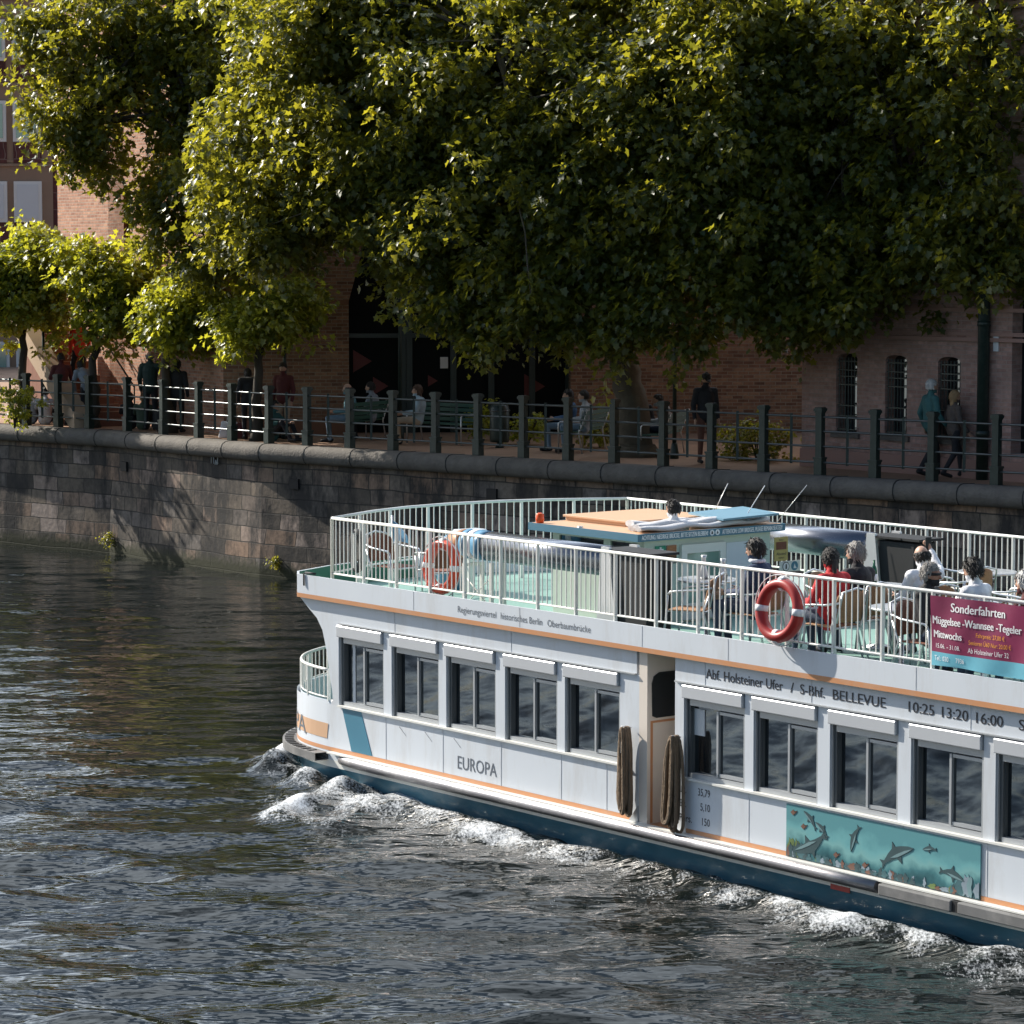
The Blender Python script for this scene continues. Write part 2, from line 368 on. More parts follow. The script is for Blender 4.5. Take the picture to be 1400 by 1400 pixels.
# ------------------------------------------------------------------ ground: promenade sheet
mb = MB(); edge = [p+qat(QL[i]+.01)[2]*.3 for i, p in enumerate(Q)]
vs = [(p.x, p.y, PROM) for p in edge]+[(600, 32, PROM), (600, 900, PROM), (-700, 900, PROM), (-700, 102, PROM)]
mb.add(vs, [tuple(range(len(vs)))]); tag(mb.build('promenade', M['paving']), kind='structure')
# ------------------------------------------------------------------ water
def wave_mesh():
    xs = np.concatenate([-np.geomspace(300, 18, 26), np.arange(-17.5, 15, .075), np.geomspace(15.5, 300, 26)])
    ys = [-200, -120, -60, -20, 0, 10, 16, 20]; y = 22.
    while y < 76: ys.append(y); y += max(.05, .55*y*y/(6.95*2926))
    ys += [80, 90, 120]; ys = np.array(ys)
    X, Y = np.meshgrid(xs, ys); X = X.astype(np.float32); Y = Y.astype(np.float32)
    r = np.random.default_rng(3)
    bx = (X-BO.x)*BA.x+(Y-BO.y)*BA.y; by = (X-BO.x)*BB.x+(Y-BO.y)*BB.y
    inside = ((X > -17.6) & (X < 15.1) & (Y > 21.9) & (Y < 76)).astype(np.float32)
    def field(L0, L1, n, th, spread, slope, seed):
        q = np.random.default_rng(seed); h = np.zeros_like(X)
        for i in range(n):
            L = L0*(L1/L0)**q.random(); a = th+q.normal()*spread; k = 2*PI/L
            A = slope/k*math.sqrt(2./n); h += A*np.sin(k*(math.cos(a)*X+math.sin(a)*Y)+q.random()*6.28)
        return h
    def noise(L, seed): return field(L*.7, L*1.6, 10, 0, 3, 1, seed)/(L/6.28)*.8
    # rougher water on the near side of the line where the wash runs out
    a = atz(-60, 1035, WATER); b = atz(470, 1120, WATER); d = (b-a).normalized(); nrm = Vector((-d.y, d.x, 0))
    sd = (X-a.x)*nrm.x+(Y-a.y)*nrm.y                     # positive: far side
    sd = sd+noise(3., 5)*.8
    chop = 1/(1+np.exp(np.clip(sd/.7, -30, 30)))
    h = field(.6, 2.0, 26, 1.6, .30, .075, 11)*(1-.2*chop)
    h += field(.22, .5, 22, 1.6, .5, .035, 12)
    h += chop*(field(1.3, 3.2, 18, 1.45, .30, .12, 16)+field(.6, 1.3, 24, 1.5, .30, .17, 13)+field(.25, .6, 26, 1.5, .45, .06, 14))*(.85+.4*np.clip(noise(5., 31), -1, 1))
    near = np.exp(-np.clip(-by, 0, 50)/2.2)*((bx > -5.5) & (by < .4))
    h += near*(field(.2, .6, 34, .6, 2, .12, 15))
    # bow wave and the crest that runs along the hull
    w1 = noise(2.2, 21); w2 = noise(.9, 22)
    along = 1/(1+np.exp(-(bx+4.2)/.4))
    crest = .40+.08*w1+np.clip(bx, 0, 30)*.010
    ridge = np.exp(-((by+crest)/.26)**2)*along*(.155+.014*w2+.008*w1)
    h += np.clip(ridge, 0, .3)
    foam_glint = along*np.exp(-(np.clip(-(by+crest)-.0, 0, 9)/.42)**2)*np.exp(-(np.clip(by+crest, 0, 9)/.10)**2)*(.58+.05*w1+.10*w2)
    for (u, v, rr, hh, ff) in ((388, 1045, .34, .18, 1.3), (372, 1052, .22, .10, .9), (420, 1072, .30, .13, .8), (402, 1108, .32, .11, 1.0), (385, 1118, .30, .07, .85), (455, 1092, .3, .10, .75), (445, 1128, .4, .06, .6), (500, 1100, .45, .06, .7), (560, 1105, .5, .05, .7)):
        p = atz(u, v, WATER); g = np.exp(-(((X-p.x)/rr)**2+((Y-p.y)/(rr*2.4))**2))
        h += hh*g*(1+.45*w2); foam_glint = np.maximum(foam_glint, ff*g)
    # sun glints beside the hull, painted in as white flecks
    foam_glint = foam_glint*.9+near*(.29+.05*np.clip(w1, -1, 1)+.10*w2)
    Z = WATER+h*inside
    nx, ny = len(xs), len(ys)
    co = np.stack([X.ravel(), Y.ravel(), Z.ravel()], 1).astype(np.float32)
    i = np.arange((ny-1)*(nx-1)); rr = i//(nx-1)*nx+i % (nx-1)
    fc = np.stack([rr, rr+1, rr+nx+1, rr+nx], 1).astype(np.int32)
    me = D.meshes.new('water'); me.vertices.add(len(co)); me.vertices.foreach_set('co', co.ravel())
    me.loops.add(fc.size); me.loops.foreach_set('vertex_index', fc.ravel())
    me.polygons.add(len(fc)); me.polygons.foreach_set('loop_start', np.arange(0, fc.size, 4, dtype=np.int32)); me.polygons.foreach_set('loop_total', np.full(len(fc), 4, dtype=np.int32))
    me.polygons.foreach_set('use_smooth', np.ones(len(fc), dtype=bool)); me.update()
    for nm, arr in (('foam_glint', np.clip(foam_glint, 0, 1.4)*inside), ('chop', chop)):
        at = me.attributes.new(nm, 'FLOAT', 'POINT'); at.data.foreach_set('value', arr.ravel().astype(np.float32))
    return me
def water_mat():
    m, t, b = base('river_water')
    b.inputs['Base Color'].default_value = (.008, .011, .010, 1); b.inputs['IOR'].default_value = 1.34; b.inputs['Roughness'].default_value = .045
    tc = N(t, 'ShaderNodeTexCoord')
    mp = N(t, 'ShaderNodeMapping'); mp.inputs['Scale'].default_value = (1, .8, 1); t.links.new(tc.outputs['Object'], mp.inputs[0])
    n1 = N(t, 'ShaderNodeTexNoise'); n1.inputs['Scale'].default_value = 6; n1.inputs['Detail'].default_value = 1.5; n1.inputs['Roughness'].default_value = .5
    mp.inputs['Scale'].default_value = (.55, 1.5, 1)
    t.links.new(mp.outputs[0], n1.inputs[0])
    ch = N(t, 'ShaderNodeAttribute', attribute_name='chop'); fo = N(t, 'ShaderNodeAttribute', attribute_name='foam_glint')
    st = N(t, 'ShaderNodeMath', operation='MULTIPLY_ADD'); st.inputs[1].default_value = .10; st.inputs[2].default_value = .20; t.links.new(ch.outputs['Fac'], st.inputs[0])
    st2 = N(t, 'ShaderNodeMath', operation='MULTIPLY_ADD'); st2.inputs[1].default_value = .5; t.links.new(fo.outputs['Fac'], st2.inputs[0]); t.links.new(st.outputs[0], st2.inputs[2])
    bp = N(t, 'ShaderNodeBump'); bp.inputs['Distance'].default_value = .07; t.links.new(st2.outputs[0], bp.inputs['Strength']); t.links.new(n1.outputs[0], bp.inputs['Height'])
    t.links.new(bp.outputs[0], b.inputs['Normal'])
    # foam: broken froth, and fine flecks painted as sun glints
    n2 = N(t, 'ShaderNodeTexNoise'); n2.inputs['Scale'].default_value = 5; n2.inputs['Detail'].default_value = 4; n2.inputs['Roughness'].default_value = .6
    n3 = N(t, 'ShaderNodeTexNoise'); n3.inputs['Scale'].default_value = 34; n3.inputs['Detail'].default_value = 3; n3.inputs['Roughness'].default_value = .7
    mp2 = N(t, 'ShaderNodeMapping'); mp2.inputs['Scale'].default_value = (1.0, .5, 1); t.links.new(tc.outputs['Object'], mp2.inputs[0]); t.links.new(mp2.outputs[0], n2.inputs[0]); t.links.new(mp2.outputs[0], n3.inputs[0])
    ma = N(t, 'ShaderNodeMath', operation='MULTIPLY_ADD'); ma.inputs[1].default_value = .40; t.links.new(fo.outputs['Fac'], ma.inputs[0])
    mb_ = N(t, 'ShaderNodeMath', operation='MULTIPLY_ADD'); mb_.inputs[1].default_value = .45; t.links.new(n2.outputs[0], mb_.inputs[0])
    mc_ = N(t, 'ShaderNodeMath', operation='MULTIPLY'); mc_.inputs[1].default_value = .62; t.links.new(n3.outputs[0], mc_.inputs[0]); t.links.new(mc_.outputs[0], mb_.inputs[2]); t.links.new(mb_.outputs[0], ma.inputs[2])
    cr = N(t, 'ShaderNodeValToRGB'); cr.color_ramp.elements[0].position = .745; cr.color_ramp.elements[1].position = 1.0
    t.links.new(ma.outputs[0], cr.inputs[0])
    df = N(t, 'ShaderNodeBsdfDiffuse'); df.inputs[0].default_value = (.80, .83, .86, 1)
    ms = N(t, 'ShaderNodeMixShader'); out = t.nodes['Material Output']
    t.links.new(cr.outputs[0], ms.inputs[0]); t.links.new(b.outputs[0], ms.inputs[1]); t.links.new(df.outputs[0], ms.inputs[2]); t.links.new(ms.outputs[0], out.inputs[0])
    return m
wm = wave_mesh(); wm.materials.append(water_mat()); tag(link(D.objects.new('water', wm)), kind='structure')
# ------------------------------------------------------------------ quay wall and coping
mb = MB(); uvs = []
ss = sorted(set([round(s, 3) for s in list(np.arange(QL[1], QL[-1], .6))]+[round(x, 3) for x in QL[1:]]))
prof = [(0.10, -2.0), (.06, WATER+.2), (.0, 1.2), (-.02, 2.45)]
for s in ss:
    p, d, n = qat(s)
    for off, z in prof: mb.v.append(tuple(p+n*(.12-off)+Vector((0, 0, z)))); uvs.append((s, z))
k = len(prof)
for i in range(len(ss)-1):
    for j in range(k-1):
        mb.f.append((i*k+j, (i+1)*k+j, (i+1)*k+j+1, i*k+j+1)); mb.m.append(0); mb.s.append(False)
quay = thing('quay_wall', 'long dark sandstone block quay wall with rounded granite coping along the river', 'quay wall')
mb.build('stone_face', M['stone'], quay, uv=uvs)
mb = MB(); cprof = [(.50, 2.80), (.12, 2.815), (.02, 2.80), (-.06, 2.75), (-.10, 2.67), (-.10, 2.58), (-.06, 2.49), (.0, 2.44), (.3, 2.43)]
for s in ss:
    p, d, n = qat(s)
    for o, z in cprof: mb.v.append(tuple(p+n*(o-.02)+Vector((0, 0, z))))
k = len(cprof)
for i in range(len(ss)-1):
    for j in range(k-1):
        mb.f.append((i*k+j, (i+1)*k+j, (i+1)*k+j+1, i*k+j+1)); mb.m.append(0); mb.s.append(j > 0)
mb.build('coping', M['coping'], quay)
mb = MB()
for s in np.arange(QL[2]-6, QL[-2], 1.35):      # joints of the coping
    p, d, n = qat(s)
    pts = [p+n*(o-.024)+Vector((0, 0, z+.003)) for o, z in cprof[:-1]]
    for a_, b_ in zip(pts, pts[1:]): mb.bar(a_, b_, .016, .012)
mb.build('coping_joint', M['black'], quay)
for u, v in ((165, 638), (398, 662), (668, 676)):
    s = q_of_u(u); p, d, n = qat(s); z = atY(u, v, p.y).z; m2 = MB()
    c = p+n*.10; m2.prism([(-.13, -.11), (.13, -.11), (.13, .11), (-.13, .11)], lambda a, b, t: c+d*a+Vector((0, 0, z+b))+n*t, -.02, .05)
    m2.build('drain_hole', M['void'], quay)
# graffiti scrawl in pale chalk on the wall
mb = MB(); s = q_of_u(290); p, d, n = qat(s); c = p+n*.09+Vector((0, 0, atY(290, 628, p.y).z))
for pts in ([(-.15, -.1), (-.13, .1), (-.06, .12), (-.05, -.1)], [(.0, -.12), (.03, -.02), (.08, -.12)], [(.1, -.1), (.1, .06), (.16, .1)]):
    mb.tube([c+d*a+Vector((0, 0, b)) for a, b in pts], .012, 5)
mb.build('chalk_scrawl', M['blind'], quay)
# ------------------------------------------------------------------ quay railing
rl = thing('quay_railing', 'dark green iron railing with square posts and four rails along the promenade edge', 'railing')
us = [-22, 22, 65, 107, 156, 205, 253, 299, 349, 404, 462, 521, 579, 637, 699, 760, 823, 890, 956, 1027, 1105, 1180, 1258, 1346, 1440]
tops = []
def post_mb(c, d, n):
    m = MB(); f = lambda a, b, z: c+d*a+n*b+Vector((0, 0, z))
    def blk(h, z0, z1): m.add([f(x, y, z) for z in (z0, z1) for y in (-h, h) for x in (-h, h)], [(0, 2, 3, 1), (4, 5, 7, 6), (0, 1, 5, 4), (2, 6, 7, 3), (0, 4, 6, 2), (1, 3, 7, 5)])
    blk(.085, 0, .30); blk(.098, .30, .34); blk(.066, .34, 1.17); blk(.078, 1.17, 1.20); blk(.092, 1.20, 1.25); blk(.075, 1.25, 1.27)
    return m
sp_ = [q_of_u(u) for u in us]
sp_ = [sp_[0]-1.25*k for k in (5, 4, 3, 2, 1)]+sp_+[sp_[-1]+1.3*k for k in range(1, 8)]
for s in sp_:
    p, d, n = qat(s); post_mb(p+n*.38+Vector((0, 0, PROM)), d, n).build('post', M['iron'], rl)
for s0, s1 in zip(sp_, sp_[1:]):
    p, d, n = qat((s0+s1)/2); c = p+n*.38+Vector((0, 0, PROM)); m = MB(); m.bar(c+Vector((0, 0, .2)), c+Vector((0, 0, 1.14)), .05, .05); m.build('baluster', M['iron'], rl)
for z in (.24, .54, .82, 1.09):
    m = MB(); m.tube([qat(s)[0]+qat(s)[2]*.38+Vector((0, 0, PROM+z)) for s in np.linspace(sp_[0], sp_[-1], 120)], .021, 8); m.build('rail', M['rail'], rl)
# ------------------------------------------------------------------ buildings
def wall_mesh(P0, P1, z0, z1, openings, depth, mats, name, parent):
    """Wall from P0 to P1 with arched openings (s0, s1, sill, spring, rise); reveals of the given depth; UV in metres."""
    P0 = Vector((*P0, 0)); P1 = Vector((*P1, 0)); d = (P1-P0); L = d.length; d.normalize(); n = Vector((-d.y, d.x, 0))  # n: into the building
    m = MB(); uv = []
    def q(pts):
        o = len(m.v)
        for s, z, t in pts: m.v.append(tuple(P0+d*s+n*t+Vector((0, 0, z)))); uv.append((s+t, z))
        m.f.append(tuple(range(o, o+len(pts)))); m.m.append(0); m.s.append(False)
    cur = 0
    for (s0, s1, sill, spring, rise) in sorted(openings):
        q([(cur, z0, 0), (s0, z0, 0), (s0, z1, 0), (cur, z1, 0)])
        if sill > z0: q([(s0, z0, 0), (s1, z0, 0), (s1, sill, 0), (s0, sill, 0)]); q([(s0, sill, 0), (s1, sill, 0), (s1, sill, depth), (s0, sill, depth)])
        K = 14; xs = [s0+(s1-s0)*i/K for i in range(K+1)]
        zs = [spring+rise*math.sqrt(max(0, 1-((2*i/K)-1)**2)) for i in range(K+1)]
        for i in range(K):
            q([(xs[i], zs[i], 0), (xs[i+1], zs[i+1], 0), (xs[i+1], z1, 0), (xs[i], z1, 0)])
            q([(xs[i], zs[i], 0), (xs[i], zs[i], depth), (xs[i+1], zs[i+1], depth), (xs[i+1], zs[i+1], 0)])
        q([(s0, sill, 0), (s0, sill, depth), (s0, spring, depth), (s0, spring, 0)])
        q([(s1, sill, 0), (s1, spring, 0), (s1, spring, depth), (s1, sill, depth)])
        cur = s1
    q([(cur, z0, 0), (L, z0, 0), (L, z1, 0), (cur, z1, 0)])
    return m.build(name, mats, parent, uv=uv), P0, d, n
C1 = (-6.6, 66.9)
hall = thing('brick_hall', 'brick riverside hall with tall glazed arch, shade-toned front and a sunlit side wall', 'building')
_, P0, d, n = wall_mesh(C1, (10, 67.9), PROM, 11, [(2.87, 7.97, PROM, 5.85, 2.6)], .7, M['brickshade'], 'front_wall', hall)
fn = lambda a, b, t: P0+d*a+n*t+Vector((0, 0, b))
m = MB(); m.prism([(0.0, 5.78), (2.87, 5.78), (2.87, 5.88), (0, 5.88)], fn, -.05, .0); m.build('string_course', M['brickshade'], hall); m = MB(); m.prism([(0, 2.8), (2.86, 2.8), (2.86, 3.12), (0, 3.12)], fn, -.12, -.003); m.build('plinth', M['brickshade'], hall)
m = MB(); m.prism([(2.5, 2.8), (8.4, 2.8), (8.4, 8.6), (2.5, 8.6)], fn, .72, .76); sf = m.build('glazing', M['darkdoor'], hall)
m = MB()
for a in (4.05, 4.20, 5.22, 6.1, 7.05, 7.9): m.prism([(a, 2.8), (a+.14, 2.8), (a+.14, 8.3), (a, 8.3)], fn, .62, .719)
for z in (5.0, 6.6): m.prism([(2.87, z), (7.97, z), (7.97, z+.1), (2.87, z+.1)], fn, .60, .70)
m.build('glazing_frame', M['darkframe'], hall)
k = 67.9/4000
for (u, v, sz) in ((492, 493, 27), (519, 527, 22), (594, 520, 14), (726, 528, 30)):
    a = (u-700)*k-P0.x-.1; z = CAMH-(v-352)*k; s = sz*k/2; m = MB()
    m.prism([(a, z-s*1.15), (a+s*1.9, z), (a, z+s*1.15)], fn, .705, .717); m.build('red_triangle', M['tri'], hall)
a = (610-700)*k-P0.x; z = CAMH-(495-352)*k; m = MB(); m.prism([(a-.09, z-.13), (a+.09, z-.13), (a+.09, z+.13), (a-.09, z+.13)], fn, .58, .60); m.build('notice', M['blind'], hall)
# sunlit side wall, running back to the left
e1 = (C1[0]-.5*10.2, C1[1]+.866*10.2)
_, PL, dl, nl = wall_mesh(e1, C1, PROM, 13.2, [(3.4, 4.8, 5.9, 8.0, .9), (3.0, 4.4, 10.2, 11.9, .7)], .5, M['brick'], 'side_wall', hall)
m = MB(); fl = lambda a, b, t: PL+dl*a+nl*t+Vector((0, 0, b)); m.prism([(2.8, 5.5), (5, 5.5), (5, 12.9), (2.8, 12.9)], fl, .52, .56); m.build('arch_glass', M['void'], hall)
m = MB(); m.add([(-11.7, 75.7, 13.2), (-6.6, 66.9, 13.2), (10, 67.9, 11.01), (10, 85, 11.01), (-12, 85, 13.2)], [(0, 1, 2, 3, 4)]); m.build('roof', M['darkframe'], hall)
# right-hand brick house with three barred windows
house = thing('brick_house', 'red brick house with three barred windows close to the promenade edge', 'building')
H0 = (5.65, 57.0); H1 = (14.2, 46.9)
hd = (Vector((*H1, 0))-Vector((*H0, 0))); hlen = hd.length; hd.normalize()
def h_s(u):
    kk = (u-700)/FPX; return (kk*H0[1]-H0[0])/(hd.x-kk*hd.y)
ops = []
for (ua, ub) in ((1143, 1172), (1210, 1240), (1282, 1313)): ops.append((h_s(ua), h_s(ub), 3.50, 4.92, .10))
ops += [(h_s(1383), h_s(1383)+1.5, 3.3, 6.4, .5)]
for (ua, ub) in ((1143, 1172), (1210, 1240), (1282, 1313)): ops.append((h_s(ua)-.05, h_s(ub)+.05, 7.6, 9.6, .16)) if False else None
_, PH, dh, nh = wall_mesh(H0, H1, PROM, 12.1, ops, .3, M['brickred'], 'front_wall', house)
fh = lambda a, b, t: PH+dh*a+nh*t+Vector((0, 0, b))
for (s0, s1, z0, z1, rise) in ops[:3]:
    m = MB(); m.prism([(s0-.1, z0-.1), (s1+.1, z0-.1), (s1+.1, z1+.3), (s0-.1, z1+.3)], fh, .27, .29); wn = m.build('window', M['glass'], house)
    m = MB(); nb = 7
    for i in range(nb): a = s0+(s1-s0)*(i+.5)/nb; m.bar(fh(a, z0, .05), fh(a, z1+.02, .05), .016, .016)
    for z in (z0+.06, z0+.32, z0+.52, z0+.92, z0+1.08, z1-.05, z1-.22): m.bar(fh(s0, z, .05), fh(s1, z, .05), .016, .02)
    m.build('window_bars', M['iron'], wn)
    m = MB(); m.prism([(s0-.08, z0-.10), (s1+.08, z0-.10), (s1+.08, z0-.003), (s0-.08, z0-.003)], fh, -.06, .1); m.build('sill', M['coping'], wn)
m = MB(); s0 = ops[3][0]; m.prism([(s0-.1, 3.2), (s0+1.6, 3.2), (s0+1.6, 7), (s0-.1, 7)], fh, .28, .31); m.build('door_void', M['void'], house)
m = MB()
for z, o in ((5.32, .07), (5.42, .04), (5.86, .06)): m.prism([(0, z), (hlen, z), (hlen, z+.07), (0, z+.07)], fh, -o, -.002)
m.prism([(0, PROM), (hlen, PROM), (hlen, 3.15), (0, 3.15)], fh, -.05, -.002); m.build('string_course', M['brickred'], house)
m = MB(); m.prism([(0, 11.3), (hlen, 11.3), (hlen, 11.42), (0, 11.42)], fh, -.1, -.003); m.prism([(0, 11.9), (hlen, 11.9), (hlen, 12.1), (0, 12.1)], fh, -.32, -.003)
for i in range(int(hlen/.3)): m.prism([(i*.3, 11.5), (i*.3+.16, 11.5), (i*.3+.16, 11.88), (i*.3, 11.88)], fh, -.2, -.004)
m.build('cornice', M['concrete'], house)
m = MB(); hb = Vector((*H0, 0))+Vector((2.6, 6.5, 0))
m.add([fh(-.2, 12.12, -.35), fh(hlen, 12.12, -.35), fh(hlen, 14.5, 5), fh(-.2, 14.5, 5)], [(0, 1, 2, 3)]); m.build('roof', mat('copper_green_roof', (.10, .24, .21), .5, var=.2), house)
wall_mesh((hb.x, hb.y), H0, PROM, 12.1, [], .3, M['brickshade'], 'side_wall', house)  # side wall in the shade-toned brick instead of the house's red
s = h_s(1350); m = MB(); m.tube([fh(s, PROM, -.12), fh(s, 11.4, -.12)], .11, 12)
for z in (3.6, 5.6, 7.6, 9.6): m.tube([fh(s, z, -.12), fh(s, z+.1, -.12)], .125, 12)
m.build('downpipe', M['iron'], house)
s = h_s(1362); m = MB(); m.prism([(s-.06, 5.15), (s+.06, 5.15), (s+.06, 5.45), (s-.06, 5.45)], fh, -.03, -.004); m.build('plaque', M['blind'], house)
# tall concrete-framed block far left
blk = thing('office_block', 'tall brown concrete office block with white framed windows at the left edge', 'building')
kb = 108/4000.; BX = lambda u: (u-700)*kb; BZ = lambda v: CAMH-(v-352)*kb
xr = BX(73); fb = lambda a, b, t: Vector((a, 108+t-(a-xr)*.02, b))
m = MB(); m.prism([(-45, 2.8), (xr, 2.8), (xr, 19), (-45, 19)], fb, .5, 12); m.build('wall', M['concrete'], blk)
m = MB(); m.prism([(xr+.003, 2.8), (BX(91), 2.8), (BX(91), 19), (xr+.003, 19)], fb, .55, 10)
tiles = brick_mat('dark_red_tile', .42, .62, .02, [(0, (.07, .022, .02)), (1, (.13, .045, .035)), (.5, (.10, .03, .028))], (.2, .13, .11))
o = m.build('tile_pier', tiles, blk, uv=[(v[0], v[2]) for v in m.v])
mf = MB()
for r_ in range(-3, 3):
    zb = BZ(304)+r_*2.95          # window foot of each storey
    mf.prism([(-45, zb+2.20), (xr, zb+2.20), (xr, zb+2.28), (-45, zb+2.28)], fb, .46, .498)
    for c_ in range(0, 7):
        xl = BX(20)-c_*1.28; xh = xl+1.03
        m = MB(); m.prism([(xl, zb), (xh, zb), (xh, zb+1.5), (xl, zb+1.5)], fb, .40, .50); w_ = m.build('window', M['winwhite'], blk)
        m = MB(); m.prism([(xl+.12, zb+.13), (xh-.12, zb+.13), (xh-.12, zb+1.38), (xl+.12, zb+1.38)], fb, .36, .395); m.build('pane', M['blind'] if r_ == 0 and c_ < 3 else M['paleglass'], w_)
        mt = MB(); mt.prism([(xl, zb-.78), (xh, zb-.78), (xh, zb-.02), (xl, zb-.02)], fb, .44, .50); mt.build('spandrel', tiles, blk, uv=[(v[0], v[2]) for v in mt.v])
    mf.prism([(-45, zb-.9), (xr, zb-.9), (xr, zb-.80), (-45, zb-.80)], fb, .42, .498)
mf.build('concrete_bands', M['concrete'], blk)
# stair beside the sunlit wall
st = thing('stone_stair', 'brick stair with pale concrete string rising against the sunlit brick wall', 'stairs', (-9.75, 70.3, PROM), math.atan2(.866, -.5))
m = MB()
for i in range(14): m.box(i*.29, i*.29+.30, -.55, .55, 0, .165*(i+1))
m.build('steps', M['stepbrown'], st)
m = MB()
for i in range(14): m.box(i*.29-.012, i*.29+.03, -.55, .55, .165*(i+1)+.002, .165*(i+1)+.014)
m.build('step_nosing', M['ramp'], st)
m = MB(); m.prism([(-.3, 0), (-.3, .35), (3.9, 2.9), (3.9, 2.3), (0, 0)], lambda a, b, t: Vector((a, t, b)), .56, .95); m.build('stringer', M['ramp'], st)
m = MB(); m.tube([(-.3, -.6, .95), (4, -.6, 3.4)], .022, 8); m.tube([(-.3, -.6, 0), (-.3, -.6, .95)], .02, 8); m.build('handrail', M['iron'], st)
# ------------------------------------------------------------------ trees
def leaves(name, lobes, dens, size, material, parent, seed, drop=.3, cs_=1.):
    q = np.random.default_rng(seed); cs = []
    for (c, r, k) in lobes:
        area = 4*PI*((r[0]*r[1]+r[0]*r[2]+r[1]*r[2])/3); nc = max(6, int(area*k*dens))
        v = q.normal(size=(nc, 3)); v /= np.linalg.norm(v, axis=1)[:, None]
        ph = q.random(6)*6.28; bum = 1+.42*(np.sin(5*v[:, 0:1]+ph[0])*np.sin(6*v[:, 2:3]+ph[1])+.7*np.sin(11*v[:, 2:3]+ph[2]+7*v[:, 1:2])*np.sin(9*v[:, 0:1]+ph[3]))
        rad = (.40+.62*q.random((nc, 1))**.6)*bum
        cs.append(np.array(c)+v*np.array(r)*rad)
    cc = np.concatenate(cs); nl = q.integers(14, 34, len(cc)); cl = np.repeat(np.arange(len(cc)), nl); n = len(cl)
    cr = cs_*(.14+.34*q.random(len(cc))**1.5)[cl][:, None]; ctone = q.random(len(cc))[cl]
    out = q.normal(size=(n, 3)); out /= np.linalg.norm(out, axis=1)[:, None]
    P = cc[cl]+out*cr*(q.random((n, 1))**.5)*np.array([1.15, 1.15, .8]); P[:, 2] -= drop*q.random(n)**2*.6
    # leaf axis: hanging outwards; leaf normal: mostly up, scattered
    ax = out*np.array([1, 1, .5])+np.array([0, 0, -.55])+q.normal(size=(n, 3))*.35; ax /= np.linalg.norm(ax, axis=1)[:, None]
    up = np.array([-.25, .0, 1])+q.normal(size=(n, 3))*.55
    sd = np.cross(up, ax); sd /= np.linalg.norm(sd, axis=1)[:, None]+1e-9; nm = np.cross(ax, sd)
    S = size*(.6+.65*q.random((n, 1)))
    lp = np.array([(0, 0, 0), (-.06, .44, .1), (.34, .31, .05), (.56, .50, .10), (.66, .2, .02), (1, 0, -.12), (-.06, -.44, .1), (.34, -.31, .05), (.56, -.50, .10), (.66, -.2, .02)])
    co = (P[:, None, :]+S[:, None, :]*(lp[None, :, 0:1]*ax[:, None, :]+lp[None, :, 1:2]*sd[:, None, :]+lp[None, :, 2:3]*nm[:, None, :])).astype(np.float32).reshape(-1, 3)
    fa = np.array([0, 5, 4, 3, 2, 1]); fb_ = np.array([0, 6, 7, 8, 9, 5])
    o = (np.arange(n)*10)[:, None]; lo = np.concatenate([o+fa, o+fb_], 1).reshape(-1).astype(np.int32); nf = n*2
    me = D.meshes.new(name); me.vertices.add(len(co)); me.vertices.foreach_set('co', co.ravel())
    me.loops.add(len(lo)); me.loops.foreach_set('vertex_index', lo); me.polygons.add(nf)
    me.polygons.foreach_set('loop_start', np.arange(0, nf*6, 6, dtype=np.int32)); me.polygons.foreach_set('loop_total', np.full(nf, 6, dtype=np.int32)); me.update()
    at = me.attributes.new('tone', 'FLOAT', 'POINT'); at.data.foreach_set('value', np.repeat(np.clip(.55*ctone+.45*q.random(n), 0, 1), 10).astype(np.float32))
    me.materials.append(material); return link(D.objects.new(name, me), parent), cc
def lob(u, v, Y, ru, rv, rd, k=1.):
    p = atY(u, v, Y); f = Y/FPX; return ((p.x, p.y, p.z), (ru*f, rd, rv*f), k)
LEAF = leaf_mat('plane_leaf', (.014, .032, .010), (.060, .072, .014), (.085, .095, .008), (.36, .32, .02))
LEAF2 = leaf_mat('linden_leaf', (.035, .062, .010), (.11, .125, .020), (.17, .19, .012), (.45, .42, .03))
def limb(m, pts, r0, r1):
    P = [Vector(p) for p in pts]; Q_ = []
    for a, b in zip(P, P[1:]):
        for i in range(5): Q_.append(a.lerp(b, i/5)+Vector((random.gauss(0, .03), random.gauss(0, .03), 0)))
    Q_.append(P[-1]); nn = len(Q_)
    m.tube(Q_, [r0+(r1-r0)*i/(nn-1) for i in range(nn)], 10)
def branches(m, cc, hub, seed, n, r=.035):
    q = random.Random(seed)
    for i in range(n):
        a = Vector(cc[q.randrange(len(cc))]); h = Vector(hub[q.randrange(len(hub))]); mid = a.lerp(h, .5)+Vector((0, 0, q.uniform(.1, .6)))
        limb(m, [h, mid, a], r*1.6, .008)
def tree(name, label, base_, trunk, lobes, dens, size, lm, bm_, seed, hubs, nb, tr=(.35, .2), group=None, drop=.3):
    t = thing(name, label, 'tree', base_, 0, group); inv = Vector(base_)
    L = [((c[0]-inv.x, c[1]-inv.y, c[2]-inv.z), r, k) for c, r, k in lobes]
    _, cc = leaves('crown', L, dens, size, lm, t, seed, drop)
    m = MB(); loc = [Vector(p)-inv for p in trunk]; limb(m, loc, *tr)
    m.tube([loc[0], loc[0]+Vector((0, 0, .25))], [tr[0]*1.5, tr[0]*1.02], 10)
    hb_ = [Vector(p)-inv for p in hubs]
    for h in hb_: limb(m, [loc[-1], loc[-1].lerp(h, .5)+Vector((0, 0, .4)), h], tr[1]*.8, .06)
    branches(m, cc, hb_+[loc[-1]], seed, nb); m.build('trunk', bm_, t)
    return t
bA = atz(872, 624, PROM)
